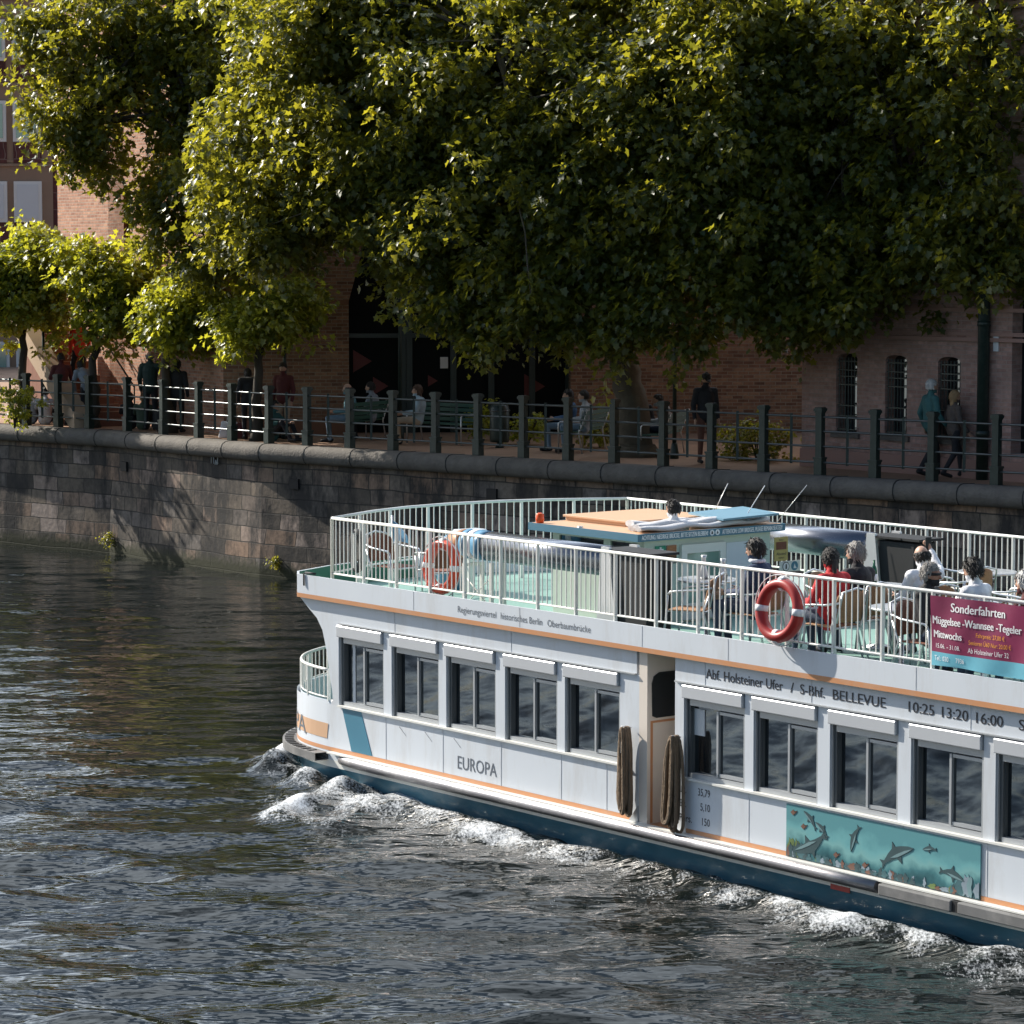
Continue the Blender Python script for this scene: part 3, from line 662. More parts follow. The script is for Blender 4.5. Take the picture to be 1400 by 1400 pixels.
tree('plane_tree', 'huge sunlit plane tree leaning over the promenade, its branches drooping towards the river', bA,
     [bA, atY(862, 540, 60), atY(850, 470, 60.3), atY(800, 250, 60.5), atY(760, 60, 60.5)],
     [lob(400, 170, 61.5, 125, 190, 2.3), lob(560, 110, 60.5, 170, 200, 2.4), lob(440, 40, 60, 60, 60, .9), lob(520, 220, 58.6, 60, 50, .8), lob(640, 150, 58.2, 60, 60, .8), lob(720, 190, 57, 50, 60, .7), lob(850, 120, 56, 60, 60, .8), lob(600, 400, 58, 55, 40, .6), lob(930, 260, 55.2, 60, 60, .7), lob(580, 310, 59, 85, 90, 1.3), lob(375, 300, 60.5, 65, 55, 1.0), lob(690, 260, 58.2, 140, 150, 1.9), lob(750, 90, 58.8, 190, 190, 2.6), lob(820, 300, 56.9, 110, 110, 1.3), lob(610, 220, 59, 100, 130, 1.6), lob(480, 240, 60, 75, 85, 1.3), lob(1060, 260, 55.4, 75, 110, 1.0), lob(1030, 60, 55.8, 90, 120, 1.5),
      lob(740, 385, 57.2, 110, 95, 1.2), lob(850, 415, 56.6, 75, 75, 1.0), lob(900, 190, 57.2, 160, 210, 2.4), lob(950, 370, 56.0, 110, 95, 1.3), lob(1040, 400, 55.6, 70, 65, .9), lob(990, 130, 55.6, 110, 190, 1.8), lob(660, 425, 58, 45, 60, .7), lob(330, 300, 61.5, 55, 70, 1.1),
      lob(450, -10, 61.5, 150, 70, 2.6, .6), lob(700, -30, 61, 240, 80, 3, .6), lob(950, -20, 60, 200, 80, 2.8, .6)],
     8.5, .145, LEAF, M['barkpale'], 31, [atY(600, 100, 60), atY(450, 150, 61), atY(560, 250, 59.5), atY(680, 60, 58.5), atY(1000, 120, 56), atY(900, 200, 57.5), atY(740, 330, 58.5), atY(960, 330, 57.8)], 90, tr=(.36, .2), drop=.5)
bC = atz(1190, 628, PROM)+Vector((2.6, 3.0, 0))
tree('plane_tree', 'shaded dark plane tree at the upper right in front of the brick house', bC,
     [bC, bC+Vector((-.3, -.3, 3)), atY(1230, 170, 55.5), atY(1180, 20, 55.5)],
     [lob(1110, 330, 55.8, 110, 120, 1.3, 1), lob(1110, 120, 56, 130, 190, 1.8, 1), lob(1250, 190, 54.8, 120, 140, 1.5, 1), lob(1370, 130, 53.5, 120, 180, 1.6, 1), lob(1220, 340, 54.2, 115, 80, .9, 1), lob(1350, 320, 52.8, 115, 85, .9, 1.1), lob(1150, 415, 54.8, 65, 50, .7, 1), lob(1280, 20, 55, 160, 110, 1.7, .6), lob(1290, 290, 54, 60, 60, .7, 1),
      lob(1480, 160, 54, 110, 220, 2., .6)],
     8.5, .145, LEAF, M['bark'], 32, [atY(1300, 40, 55), atY(1150, 60, 55.5), atY(1240, 300, 54.5), atY(1380, 200, 53.5)], 60, tr=(.26, .15), drop=.45)
bB = prom(357, 606, 2.6)
tree('plane_tree', 'tall leafy plane tree at the upper left in front of the sunlit brick wall', bB,
     [bB, atY(354, 500, bB.y), atY(335, 350, 66), atY(270, 220, 66.3), atY(225, 60, 66.6)],
     [lob(120, 70, 66.5, 95, 90, 1.7, .7), lob(215, 130, 66.5, 110, 120, 2., .7), lob(95, 175, 66, 60, 55, 1.1, .8), lob(270, 250, 65.5, 70, 90, 1.4, .9), lob(120, 215, 65.7, 45, 30, .7, .7), lob(300, 60, 66, 90, 110, 1.6), lob(215, 300, 65.5, 40, 40, .8, .8), lob(300, 355, 65, 75, 35, .9, .8), lob(50, 40, 66.5, 35, 60, .8, .7),
      lob(180, -20, 67, 120, 60, 2, .7)],
     8.5, .14, LEAF, M['bark'], 33, [atY(150, 90, 66.5), atY(270, 220, 66), atY(110, 170, 66)], 50, tr=(.24, .13), drop=.45)
for i, (u, v, lab, LB, sd_) in enumerate((
        (30, 594, 'small clipped street tree at the far left of the row behind the railing', [(20, 395, 72, 62, 95), (50, 345, 60, 40, 80), (70, 410, 40, 50, 70), (-50, 390, 60, 70, 80)], 41),
        (128, 596, 'small clipped street tree beside the stair, second from the left of its row', [(150, 405, 62, 62, 80), (180, 375, 50, 45, 75), (170, 440, 50, 35, 70), (115, 360, 40, 30, 60)], 42),
        (233, 596, 'small sunlit street tree with a slanting trunk before the pink brick wall', [(265, 415, 60, 55, 80), (240, 445, 45, 42, 70), (300, 440, 50, 45, 70), (285, 385, 55, 35, 70)], 43),
        (352, 607, 'small shaded street tree, last of its row, before the dark brick wall', [(360, 430, 55, 40, 75), (395, 425, 45, 38, 70), (330, 450, 45, 35, 70), (410, 400, 30, 25, 50)], 44))):
    b_ = prom(u, v, .75); Y = b_.y
    tree('street_tree', lab, b_, [b_, atY(u+(-6 if i == 2 else 1), 520, Y), atY(u+(-10 if i == 2 else 2), 450, Y)],
         [lob(a, b2, Y-.15, ru, rv, rd/85) for a, b2, ru, rv, rd in LB], 11, .13, LEAF2, M['bark'], sd_, [atY(LB[0][0], LB[0][1], Y), atY(LB[1][0], LB[1][1]+10, Y), atY(LB[2][0], LB[2][1], Y)], 18, tr=(.13, .08), group='small street trees along the promenade', drop=.15)
# low shrubs
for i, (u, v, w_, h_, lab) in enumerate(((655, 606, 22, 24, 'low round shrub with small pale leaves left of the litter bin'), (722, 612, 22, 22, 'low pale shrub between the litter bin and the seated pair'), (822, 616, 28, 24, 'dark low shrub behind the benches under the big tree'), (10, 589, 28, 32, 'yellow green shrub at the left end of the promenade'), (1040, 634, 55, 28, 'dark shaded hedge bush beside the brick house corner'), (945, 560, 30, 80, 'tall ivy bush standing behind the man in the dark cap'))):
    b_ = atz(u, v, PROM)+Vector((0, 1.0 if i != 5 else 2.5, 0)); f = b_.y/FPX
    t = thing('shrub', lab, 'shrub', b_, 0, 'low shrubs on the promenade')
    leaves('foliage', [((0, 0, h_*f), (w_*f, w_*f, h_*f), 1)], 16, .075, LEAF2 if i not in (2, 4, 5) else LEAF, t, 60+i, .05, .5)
    m = MB(); [m.tube([(0, 0, 0), (random.uniform(-.2, .2), random.uniform(-.2, .2), h_*f*1.5)], [.02, .008], 6) for _ in range(5)]; m.build('stem', M['bark'], t)
for i, (u, v, sz, lab) in enumerate(((150, 736, .10, 'small weed tuft growing from a joint of the quay wall'), (376, 768, .10, 'yellow weed tuft at the foot of the quay wall beside the boat bow'))):
    s = q_of_u(u); p, d_, n_ = qat(s); c = p-n_*.04; z = atY(u, v, c.y).z
    t = thing('wall_weed', lab, 'weed', (c.x, c.y, z), 0, 'weeds on the quay wall')
    leaves('foliage', [((0, 0, 0), (sz, .05, sz*1.3), 1)], 90, .045, LEAF, t, 80+i, .12, .5)
# ------------------------------------------------------------------ lettering
def text_geo(s, spacing=1.0):
    cu = D.curves.new('lettering', 'FONT'); cu.body = s; cu.resolution_u = 3; cu.space_character = spacing; o = D.objects.new('lettering', cu); link(o)
    me = o.to_mesh(); v = np.array([tuple(x.co) for x in me.vertices]); f = [tuple(p.vertices) for p in me.polygons]
    o.to_mesh_clear(); D.objects.remove(o); D.curves.remove(cu)
    return v, f
def letter(s, x0, x1, z0, z1, fn, m, parent, name='lettering', slant=0, spacing=1.0, bold=0):
    """Text fitted between x0..x1 and z0..z1 (baseline to ascender), laid on a surface by fn(a, b, lift)."""
    v, f = text_geo(s, spacing); lo = v.min(0); hi = v.max(0)
    hb = max(v[:, 1].max(), .1); ref = .70                       # cap height of the built-in face
    sx = (x1-x0)/(hi[0]-lo[0]); sz = (z1-z0)/ref
    b = MB()
    for k in range(1+int(bold)):
        b.add([fn(x0+(p[0]-lo[0])*sx+slant*p[1]*sz+k*.006, z0+p[1]*sz, .0+k*.0004) for p in v], f)
    return b.build(name, m, parent)
# ------------------------------------------------------------------ the passenger boat
W_ = 5.2
boat = thing('passenger_boat', 'white two deck river passenger boat with orange stripes and blue hull bottom', 'boat', BO, BROT)
HP = [(-6.75, 2.6), (-6.69, 1.95), (-6.45, 1.25), (-6.05, .68), (-5.55, .30), (-5.05, .13), (-4.5, .07)]
def mirror(pl): return pl+[(x, W_-y) for x, y in reversed(pl) if abs(y-W_/2) > 1e-6]
def offs(pl, o):                       # push a plan line outwards (to the right of travel bow -> stern on the near side)
    out = []
    for i, (x, y) in enumerate(pl):
        a = pl[max(i-1, 0)]; b = pl[min(i+1, len(pl)-1)]; dx, dy = b[0]-a[0], b[1]-a[1]; l = math.hypot(dx, dy)
        out.append((x+dy/l*o, y-dx/l*o))
    return out
def strip(m, pl, z0, z1, o0=0, o1=0, mi=0, th=.03, sm=True):
    A = offs(pl, o0); B = offs(pl, o1); n = len(pl)
    vs = [(x, y, z0) for x, y in A]+[(x, y, z1) for x, y in B]
    m.add(vs, [(i, i+1, n+i+1, n+i) for i in range(n-1)], mi, sm)
def dense(pl, k=4):
    P = [Vector((*p, 0)) for p in pl]; out = []
    for i in range(len(P)-1):
        p0 = P[max(i-1, 0)]; p1 = P[i]; p2 = P[i+1]; p3 = P[min(i+2, len(P)-1)]
        for j in range(k):
            t = j/k; q = .5*((2*p1)+(p2-p0)*t+(2*p0-5*p1+4*p2-p3)*t*t+(3*p1-p0-3*p2+p3)*t**3); out.append((q.x, q.y))
    return out+[pl[-1]]
BOW = dense(HP)
nearA = BOW+[(1.78, .07)]; nearB = [(2.40, .07), (26.5, .07)]
far = [(x, W_-y) for x, y in reversed(BOW)]; far = [(26.5, W_-.07)]+far
m = MB()
strip(m, nearA, .15, .985); strip(m, nearB, .15, .985); strip(m, far, .15, .985)
strip(m, BOW, .985, 1.02); strip(m, [(x, W_-y) for x, y in reversed(BOW)], .985, 1.02)
strip(m, BOW, .5, 1.02, -.05, -.05)
strip(m, [(26.5, W_-.07), (26.5, .07)][::-1], -.5, 2.36)
hull = m.build('hull', M['white'], boat)
m = MB(); full = BOW+[(12, .07), (26.5, .07)]
strip(m, full, -.9, .15, -.35, .0); strip(m, [(x, W_-y) for x, y in reversed(full)], -.9, .15, -.35, 0)
m.build('hull_bottom', M['boot'], boat)
m = MB(); strip(m, full, .15, .245, .003, .003); m.build('waterline_band', M['white2'], boat)
m = MB(); m.box(1.78, 2.4, .07, .3, .15, .35); m.build('door_sill', M['orange'], boat)
# rub rail along the side, flat tread belt round the bow
SIDE = [(-4.15, .05), (-3.6, -.01), (-2.5, -.02), (1, -.02), (5.72, -.02)]
m = MB(); m.tube([(x, y, .285) for x, y in dense(SIDE)], .068, 14); m.build('rub_rail', M['rub'], boat)
m = MB(); m.box(-4.4, 26, -.03, .07, .345, .362); m.build('rub_rail_top', M['white2'], boat)
for k in range(9):
    m = MB(); x0 = 5.78+k*1.12; m.box(x0, x0+1.03, -.09, .068, .215, .34); f_ = m.build('fender_block', M['fender'], boat, bevel=.015)
    m = MB(); m.box(x0+1.035, x0+1.11, -.07, .066, .22, .335); m.build('bracket', M['black'], f_)
m = MB(); a = offs(BOW, .0); b_ = offs(BOW, .20); n = len(a)
vs = [(x, y, .24) for x, y in a]+[(x, y, .24) for x, y in b_]+[(x, y, .34) for x, y in b_]+[(x, y, .34) for x, y in a]
m.add(vs, [(i+k*n, i+1+k*n, i+1+((k+1) % 4)*n, i+((k+1) % 4)*n) for k in range(4) for i in range(n-1)]); m.build('bow_belt', M['fender'], boat)
c1_ = offs(BOW, .05); c2_ = offs(BOW, .17)
for i in range(2, n-2): m = MB(); m.bar((*c1_[i], .345), (*c2_[i], .345), .07, .012); m.build('belt_tread', M['rubber'], boat)
# upper works: side panels, pillars, window band
WL = [-4.25, -3.07, -1.91, -.72, .43, 2.55, 3.70, 4.89, 6.08, 7.25, 8.42, 9.60, 10.78, 11.95, 13.12]; WW = 1.01
def side_wall(yn, sgn):
    m = MB(); y0, y1 = (yn, yn+.09*sgn); ya, yb = min(y0, y1), max(y0, y1)
    m.prism([(-4.25, .985), (-4.44, .985), (-4.39, 1.04), (-4.40, 1.16), (-4.46, 1.39), (-4.53, 1.70), (-4.62, 1.95), (-4.75, 2.10), (-4.95, 2.22), (-5.16, 2.355), (-4.25, 2.355)],
            lambda a, b, t: Vector((a, t, b)), ya, yb)
    xs = WL[:]
    for i, x in enumerate(xs):
        e = x+WW; nx = xs[i+1] if i+1 < len(xs) else 26.4
        if x == .43:
            m.box(e, 1.78, ya, yb, .985, 2.07); m.box(2.40, nx, ya, yb, .985, 2.07)
        else: m.box(e, nx, ya, yb, .985, 2.07)
    m.box(-4.25, 1.735, ya, yb, 2.07, 2.355); m.box(2.40, 26.4, ya, yb, 2.07, 2.355)
    return m
side_wall(.07, 1).build('cabin_side', M['white'], boat); side_wall(W_-.07, -1).build('cabin_side', M['white'], boat)
m = MB(); m.box(-4.2, 1.735, .035, .068, 2.07, 2.085); m.box(2.42, 26, .035, .068, 2.07, 2.085); m.build('drip_rail', M['grey'], boat)
m = MB(); m.box(-4.24, 1.6, .03, .16, .975, .998); m.box(2.56, 26, .03, .16, .975, .998); m.build('window_sill', M['white2'], boat)
for x in WL:
    m = MB(); e = x+WW
    m.box(x, x+.025, .085, .2, 1.0, 1.9); m.box(x+.025, x+.07, .11, .2, 1.0, 1.9, 1); m.box(x+.07, x+.08, .135, .2, 1.06, 1.8, 1); m.box(e-.035, e, .085, .2, 1.0, 2.068); m.box(x+.07, e-.035, .10, .2, 1.0, 1.05); m.box(x+.07, e-.035, .10, .2, 1.82, 1.9)
    m.box(x+.51, x+.54, .105, .2, 1.06, 1.80); m.box(x+.545, e-.035, .115, .19, 1.06, 1.10); m.box(x+.545, e-.035, .115, .19, 1.765, 1.80)
    wn = m.build('window', [M['grey'], M['jamb_shade']], boat)
    m = MB(); m.box(x+.08, x+.51, .172, .18, 1.05, 1.82); m.build('pane', M['glass'], wn)
    m = MB(); m.box(x+.54, e-.035, .142, .15, 1.10, 1.765); m.build('pane', M['glass'], wn)
    m = MB(); m.prism([(.045, 1.90), (.036, 1.905), (.034, 2.04), (.05, 2.06), (.1, 2.06), (.1, 1.90)], lambda a, b, t: Vector((t, a, b)), x-.005, e-.02); m.build('blind_box', M['hood'], wn, bevel=.006)
m = MB(); m.box(2.62, 2.80, .16, .171, 1.48, 1.78); m.build('window_notice', M['blind'], boat)
# vestibule between the two cabins
m = MB(); m.box(1.78, 1.92, .07, .12, .35, 2.355); m.build('door_post', M['cream'], boat)
m = MB(); m.box(1.86, 1.90, .121, 3, .35, 2.352); vw = m.build('vestibule_wall', M['cream'], boat)
m = MB(); m.box(1.901, 1.906, .121, .17, .36, 1.52); m.box(1.901, 1.907, .121, 2, 1.52, 1.545); m.build('wall_trim', M['orange'], boat)
pts = []
for cx_, cz_, a0 in ((.28, 1.66, 180), (.28, 2.0, 90), (1.0, 2.0, 0), (1.0, 1.66, -90)):
    for k in range(6): a_ = R(a0+90-18*k) if False else R(a0-18*k+90); pts.append((cx_+.12*math.cos(a_), cz_+.12*math.sin(a_)))
m = MB(); m.prism([(.16, 1.60), (.22, 1.575), (1.1, 1.575), (1.12, 2.1), (.26, 2.1), (.18, 2.06), (.15, 1.98)], lambda a, b, t: Vector((t, a, b)), 1.902, 1.91); m.build('vestibule_window', M['glass'], boat)
m = MB(); m.box(1.78, 4.5, .16, 3.2, .33, .348); m.build('vestibule_floor', M['orange'], boat)
m = MB(); m.box(2.40, 2.45, .17, 5, .36, 2.35); m.build('aft_cabin_wall', M['cream'], boat)
m = MB(); m.box(1.9, 2.4, 3, 3.05, .36, 2.35); m.build('vestibule_back', M['void'], boat)
# foredeck and cabin front
m = MB(); m.prism([(x, y) for x, y in offs(BOW, -.06)]+[(-4.0, .13), (-4.0, W_-.13)]+[(x, W_-y) for x, y in reversed(offs(BOW, -.06)[1:])], lambda a, b, t: Vector((a, b, t)), .53, .55); m.build('foredeck', M['mint'], boat)
m = MB(); m.box(-4.05, -4.0, .16, W_-.16, .55, 2.35); fr = m.build('cabin_front', M['white'], boat)
m = MB(); m.box(-4.08, -4.06, .5, 1.5, .6, 1.35); m.box(-4.08, -4.06, 1.7, 3.4, .7, 2.2); m.build('front_door', M['teal'], boat)
m = MB(); m.box(-4.75, -4.45, .75, 1.15, .55, 1.0); m.build('mooring_winch', M['grey'], boat, bevel=.03)
m = MB(); m.tube([(-4.9, .45, 1.0), (-4.7, .5, 1.03), (-4.55, .45, .98)], .03, 8); m.tube([(-4.95, .42, .92), (-4.7, .48, .94), (-4.5, .44, .9)], .03, 8); m.build('mooring_line', M['fabric'], boat)
def railing(path, z0, z1, zb, sp, nbar, closed_post=True, rtop=.02, rbot=.013, rbar=.0085, ends=True, zf=None):
    P = [Vector((*p, 0)) for p in path]; L = [0]
    for a, b in zip(P, P[1:]): L.append(L[-1]+(b-a).length)
    def at(s):
        for i in range(len(P)-1):
            if s <= L[i+1]+1e-6 or i == len(P)-2:
                d = (P[i+1]-P[i]).normalized(); return P[i]+d*(s-L[i]), d
    m = MB(); m.tube([(p.x, p.y, z1) for p in P], rtop, 8); m.tube([(p.x, p.y, zb) for p in P], rbot, 6)
    n = round(L[-1]/sp); st = L[-1]/n
    for i in range(n):
        for k in range(1, nbar+1):
            p, d = at((i+k/(nbar+1))*st); m.tube([(p.x, p.y, zb), (p.x, p.y, z1)], rbar, 5, caps=False)
    o = m.build('railing', M['white2'], boat)
    for i in range(n+1):
        p, d = at(i*st); mm = MB(); mm.bar((p.x, p.y, z0), (p.x, p.y, z1-.005), .045, .022); 
        mm.build('railing_post', M['white2'], o)
    return o
railing([(-4.37, .06), (-4.37+.7165*26, .06)], 2.50, 3.45, 2.725, .7165, 7)
bowr = [(-4.37, .06), (-4.89, 1.09), (-5.12, 1.8), (-5.2, 2.6), (-5.12, 3.4), (-4.89, 4.11), (-4.37, 5.14)]
railing(bowr, 2.36, 3.45, 2.73, .75, 6)
railing([(-4.37, 5.14), (14.5, 5.14)], 2.45, 3.45, 2.73, .7165, 7)
fd = [(x+.04, y+.05) for x, y in BOW if x > -7 and x < -4.55]
railing(fd+[], 1.0, 1.42, 1.05, .62, 4, rtop=.022)
railing([(x, W_-y) for x, y in reversed(fd)], 1.0, 1.42, 1.05, .62, 4, rtop=.022)
# upper deck, bulwark, orange stripe
UP = [(-6.02, 2.6), (-5.97, 1.8), (-5.74, .94), (-5.40, .20), (-5.10, 0.0)]
upn = UP+[(26.5, 0.0)]; upf = [(26.5, W_)]+[(x, W_-y) for x, y in reversed(UP)]
m = MB()
for pl in (upn, upf):
    strip(m, pl, 2.41, 2.66, sm=False); strip(m, pl, 2.36, 2.66, -.035, -.035, sm=False); A = pl; Bf = offs(pl, -.035); k = len(pl)
    m.add([(x, y, 2.66) for x, y in A]+[(x, y, 2.66) for x, y in Bf], [(i, i+1, k+i+1, k+i) for i in range(k-1)])
m.build('upper_bulwark', M['white'], boat)
m = MB()
for pl in (upn, upf):
    strip(m, pl, 2.355, 2.412, .004, .004, sm=False); A = offs(pl, .004); Bf = offs(pl, -.03); k = len(pl)
    m.add([(x, y, 2.355) for x, y in A]+[(x, y, 2.355) for x, y in Bf], [(i, i+1, k+i+1, k+i) for i in range(k-1)])
m.build('orange_stripe', M['orange'], boat)
m = MB(); strip(m, [(x, y) for x, y in BOW if x > -6.3]+[(1.74, .07)], .365, .415, .004, .004); strip(m, [(2.60, .07), (26, .07)], .365, .415, .004, .004); m.build('lower_orange_stripe', M['orange'], boat)
m = MB(); m.prism([(1.62, .36), (1.78, .36), (1.78, .55)], lambda a, b, t: Vector((a, t, b)), .05, .064); m.build('corner_plate', M['grey'], boat)
ins = offs(upn, -.036); DK = DECK+.06
m = MB(); m.prism(ins+[(x, W_-y) for x, y in reversed(ins[1:])], lambda a, b, t: Vector((a, b, t)), DK-.006, DK); m.build('upper_deck', M['mint'], boat)
m = MB(); g = offs(UP, -.037); strip(m, g, DK+.003, 2.655, 0, 0, sm=False); m.build('bulwark_lining', M['dgreen'], boat)
m = MB(); m.tube([(-4.95, .03, 2.685), (-4.72, .03, 2.69)], .016, 6); m.tube([(-4.93, -.012, 2.69), (-4.92, -.016, 2.52)], .012, 6); m.build('cleat', M['black'], boat)
# painted marks and lettering on the side
fs = lambda y: (lambda a, b, l: Vector((a, y-.0035-l, b)))
letter('Regierungsviertel', -1.57, -.80, 2.485, 2.565, fs(0), M['inkgrey'], boat); letter('historisches Berlin', -.71, .09, 2.485, 2.565, fs(0), M['inkgrey'], boat); letter('Oberbaumbrücke', .19, .99, 2.485, 2.565, fs(0), M['inkgrey'], boat)
[letter(a, x, x1, 2.165, 2.275, fs(.07), M['ink'], boat, bold=1) for a, x, x1 in (('Abf. Holsteiner Ufer', 2.92, 4.16), ('/', 4.28, 4.33), ('S-Bhf.', 4.43, 4.80), ('BELLEVUE', 4.93, 5.71))]
[letter(a, x, x+.36, 2.17, 2.28, fs(.07), M['ink'], boat, bold=1) for a, x in (('10:25', 6.04), ('13:20', 6.51), ('16:00', 6.98))]; letter('S', 7.55, 7.63, 2.17, 2.28, fs(.07), M['ink'], boat, bold=1)
letter('EUROPA', -1.67, -.88, .51, .675, fs(.07), M['inkgrey'], boat)
for s_, z in (('Lg.', .82), ('Br.', .655), ('Pers.', .49)): letter(s_, 2.50 if s_ != 'Pers.' else 2.48, 2.60 if s_ != 'Pers.' else 2.70, z, z+.085, fs(.07), M['ink'], boat)
for s_, z, x0 in (('35,79', .82, 2.80), ('5,10', .655, 2.84), ('150', .49, 2.87)): letter(s_, x0, 3.0, z, z+.085, fs(.07), M['ink'], boat)
m = MB(); m.prism([(-4.17, .965), (-3.74, .965), (-3.50, .42), (-3.96, .42)], lambda a, b, t: Vector((a, t, b)), .064, .069); m.build('teal_slash', M['teal'], boat)
# name on the curved bow
PL_ = [Vector((*p, 0)) for p in offs(BOW, .006)]; SL = [0]
for a, b in zip(PL_, PL_[1:]): SL.append(SL[-1]+(b-a).length)
def bowfn(a, b, l):
    s = SL[-1]+a
    for i in range(len(PL_)-1):
        if s <= SL[i+1] or i == len(PL_)-2:
            d = (PL_[i+1]-PL_[i]).normalized(); p = PL_[i]+d*(s-SL[i])+Vector((d.y, -d.x, 0))*l; return Vector((p.x, p.y, b))
m = MB()
for i in range(12):
    a0 = -1.82+i*.15; m.add([bowfn(a0, .52, 0), bowfn(a0+.15, .52, 0), bowfn(a0+.15+(.03 if i == 11 else 0), .72, 0), bowfn(a0, .72, 0)], [(0, 1, 2, 3)])
m.build('bow_orange_band', M['roof'], boat)
letter('EUROPA', -2.5, -.62, .50, .74, lambda a, b, l: bowfn(a, b, .004), M['inkgrey'], boat)
# sea panel
m = MB(); m.box(4.25, 7.08, .052, .066, .37, .945); 
sm_, t, b = base('sea_panel'); tc = N(t, 'ShaderNodeTexCoord'); sx = N(t, 'ShaderNodeSeparateXYZ'); t.links.new(tc.outputs['Object'], sx.inputs[0])
nn = N(t, 'ShaderNodeTexNoise'); nn.inputs['Scale'].default_value = 3.5; nn.inputs['Detail'].default_value = 8; t.links.new(tc.outputs['Object'], nn.inputs[0])
ad = N(t, 'ShaderNodeMath', operation='MULTIPLY_ADD'); ad.inputs[1].default_value = .45; t.links.new(nn.outputs[0], ad.inputs[0]); t.links.new(sx.outputs[2], ad.inputs[2])
cr = N(t, 'ShaderNodeValToRGB'); e = cr.color_ramp.elements; e[0].position = .62; e[0].color = (.012, .06, .075, 1); e[1].position = 1.0; e[1].color = (.11, .30, .33, 1)
for p, c in ((.72, (.06, .19, .21)), (.82, (.20, .42, .42)), (.9, (.16, .40, .42))):
    x = e.new(p); x.color = (*c, 1)
t.links.new(ad.outputs[0], cr.inputs[0]); t.links.new(cr.outputs[0], b.inputs['Base Color']); b.inputs['Roughness'].default_value = .3
sea = m.build('sea_panel', sm_, boat)
M['dolphin'] = mat('dolphin_grey', (.035, .075, .085), .5, var=.3, vs=6); M['dolphinpale'] = mat('dolphin_pale', (.17, .28, .30), .5); M['coral'] = mat('coral_pale', (.22, .28, .33), .5, var=.4, vs=12); M['reef'] = mat('reef_blue', (.05, .13, .15), .5, var=.4, vs=14); M['coralr'] = mat('coral_rust', (.17, .085, .06), .5, var=.4); M['algae'] = mat('algae', (.13, .19, .06), .5, var=.4, vs=10)
DOL = [(-1, .02), (-.72, .18), (-.35, .30), (-.05, .36), (.03, .60), (.16, .34), (.45, .22), (.78, .02), (1.0, .14), (.92, -.06), (1.02, -.26), (.74, -.10), (.35, -.08), (.05, -.10), (-.12, -.38), (-.22, -.10), (-.62, -.06), (-.8, -.05)]
def dolphin(cx, cz, s, ang, flip=1):
    c_, s2 = math.cos(R(ang)), math.sin(R(ang)); m = MB()
    m.prism([(cx+(x*flip*c_-z*s2)*s, cz+(x*flip*s2+z*c_)*s) for x, z in DOL], lambda a, b, t: Vector((a, t, b)), .046, .051); m.build('dolphin', M['dolphin'], sea)
    m = MB(); m.prism([(cx+(x*flip*c_-z*s2)*s, cz+(x*flip*s2+z*c_)*s) for x, z in [(-.9, .0), (-.5, .06), (0, .06), (.4, .02), (.0, -.07), (-.6, -.04)]], lambda a, b, t: Vector((a, t, b)), .043, .0455); m.build('dolphin_belly', M['dolphinpale'], sea)
dolphin(5.92, .64, .26, 25, -1); dolphin(5.30, .72, .16, 70, 1); dolphin(4.62, .56, .28, -155, -1); dolphin(4.62, .82, .13, -40, 1); dolphin(6.70, .56, .18, -12, -1); dolphin(6.38, .78, .10, 10, 1); dolphin(4.80, .74, .12, -35, 1)
q = random.Random(4)
for i in range(70):
    x = 4.27+q.random()*2.78; h = .03+.07*q.random(); m = MB()
    if x > 6.72: h *= 2.6
    if x < 4.5: h *= 2.2
    wv_ = q.uniform(.02, .055); ph = q.uniform(0, 6)
    pts = [(x+wv_*math.cos(a)*(1+.35*math.sin(5*a+ph)), .372+h*.5+h*.5*math.sin(a)*(1+.25*math.sin(4*a+ph))) for a in np.linspace(0, 2*PI, 22)[:-1]]
    m.prism(pts, lambda a, b, t: Vector((min(max(a, 4.26), 7.07), t, max(b, .375))), .0462+i*.00006, .0515); m.build('coral', M[('dolphin', 'coral', 'reef', 'reef', 'dolphin', 'coralr', 'algae')[q.randrange(7)]] if x < 6.72 else M[('coral', 'dolphinpale', 'reef')[q.randrange(3)]], sea)
for x, z in ((4.36, .86), (4.52, .73), (5.02, .50), (5.45, .46)):
    m = MB(); m.prism([(x-.04, z), (x, z+.035), (x+.04, z), (x+.06, z+.03), (x+.06, z-.03), (x+.04, z), (x, z-.03)][:4]+[(x, z-.03)], lambda a, b, t: Vector((a, t, b)), .046, .051); m.build('fish', M['coralr'], sea)
m = MB()
for x in (-2.9, -2.35, -1.75, 4.95, 5.55, 6.4): m.bar((x, .066, .88), (x+.14, .066, .78), .006, .006)
m.build('wiper_hook', M['grey'], boat)
for sx_, sy_, za, zb in [(x, .066, .42, .97) for x in (-3.2, -1.98, -.80, .36, 1.2, 3.63, 5.98, 7.15, 8.4, 9.5)]+[(x, -.003, 2.42, 2.655) for x in (-2.5, -.35, 1.9, 3.35, 6.2, 8.5)]+[(x, .066, 2.09, 2.35) for x in (-3.0, -.6, 2.9, 4.6, 6.9)]:
    m = MB(); m.box(sx_, sx_+.008, sy_, sy_+.003, za, zb); m.build('plate_seam', M['seam'], boat)
m = MB(); m.box(4.93, 5.22, .060, .066, .12, .175); m.build('draught_mark', M['red'], boat)
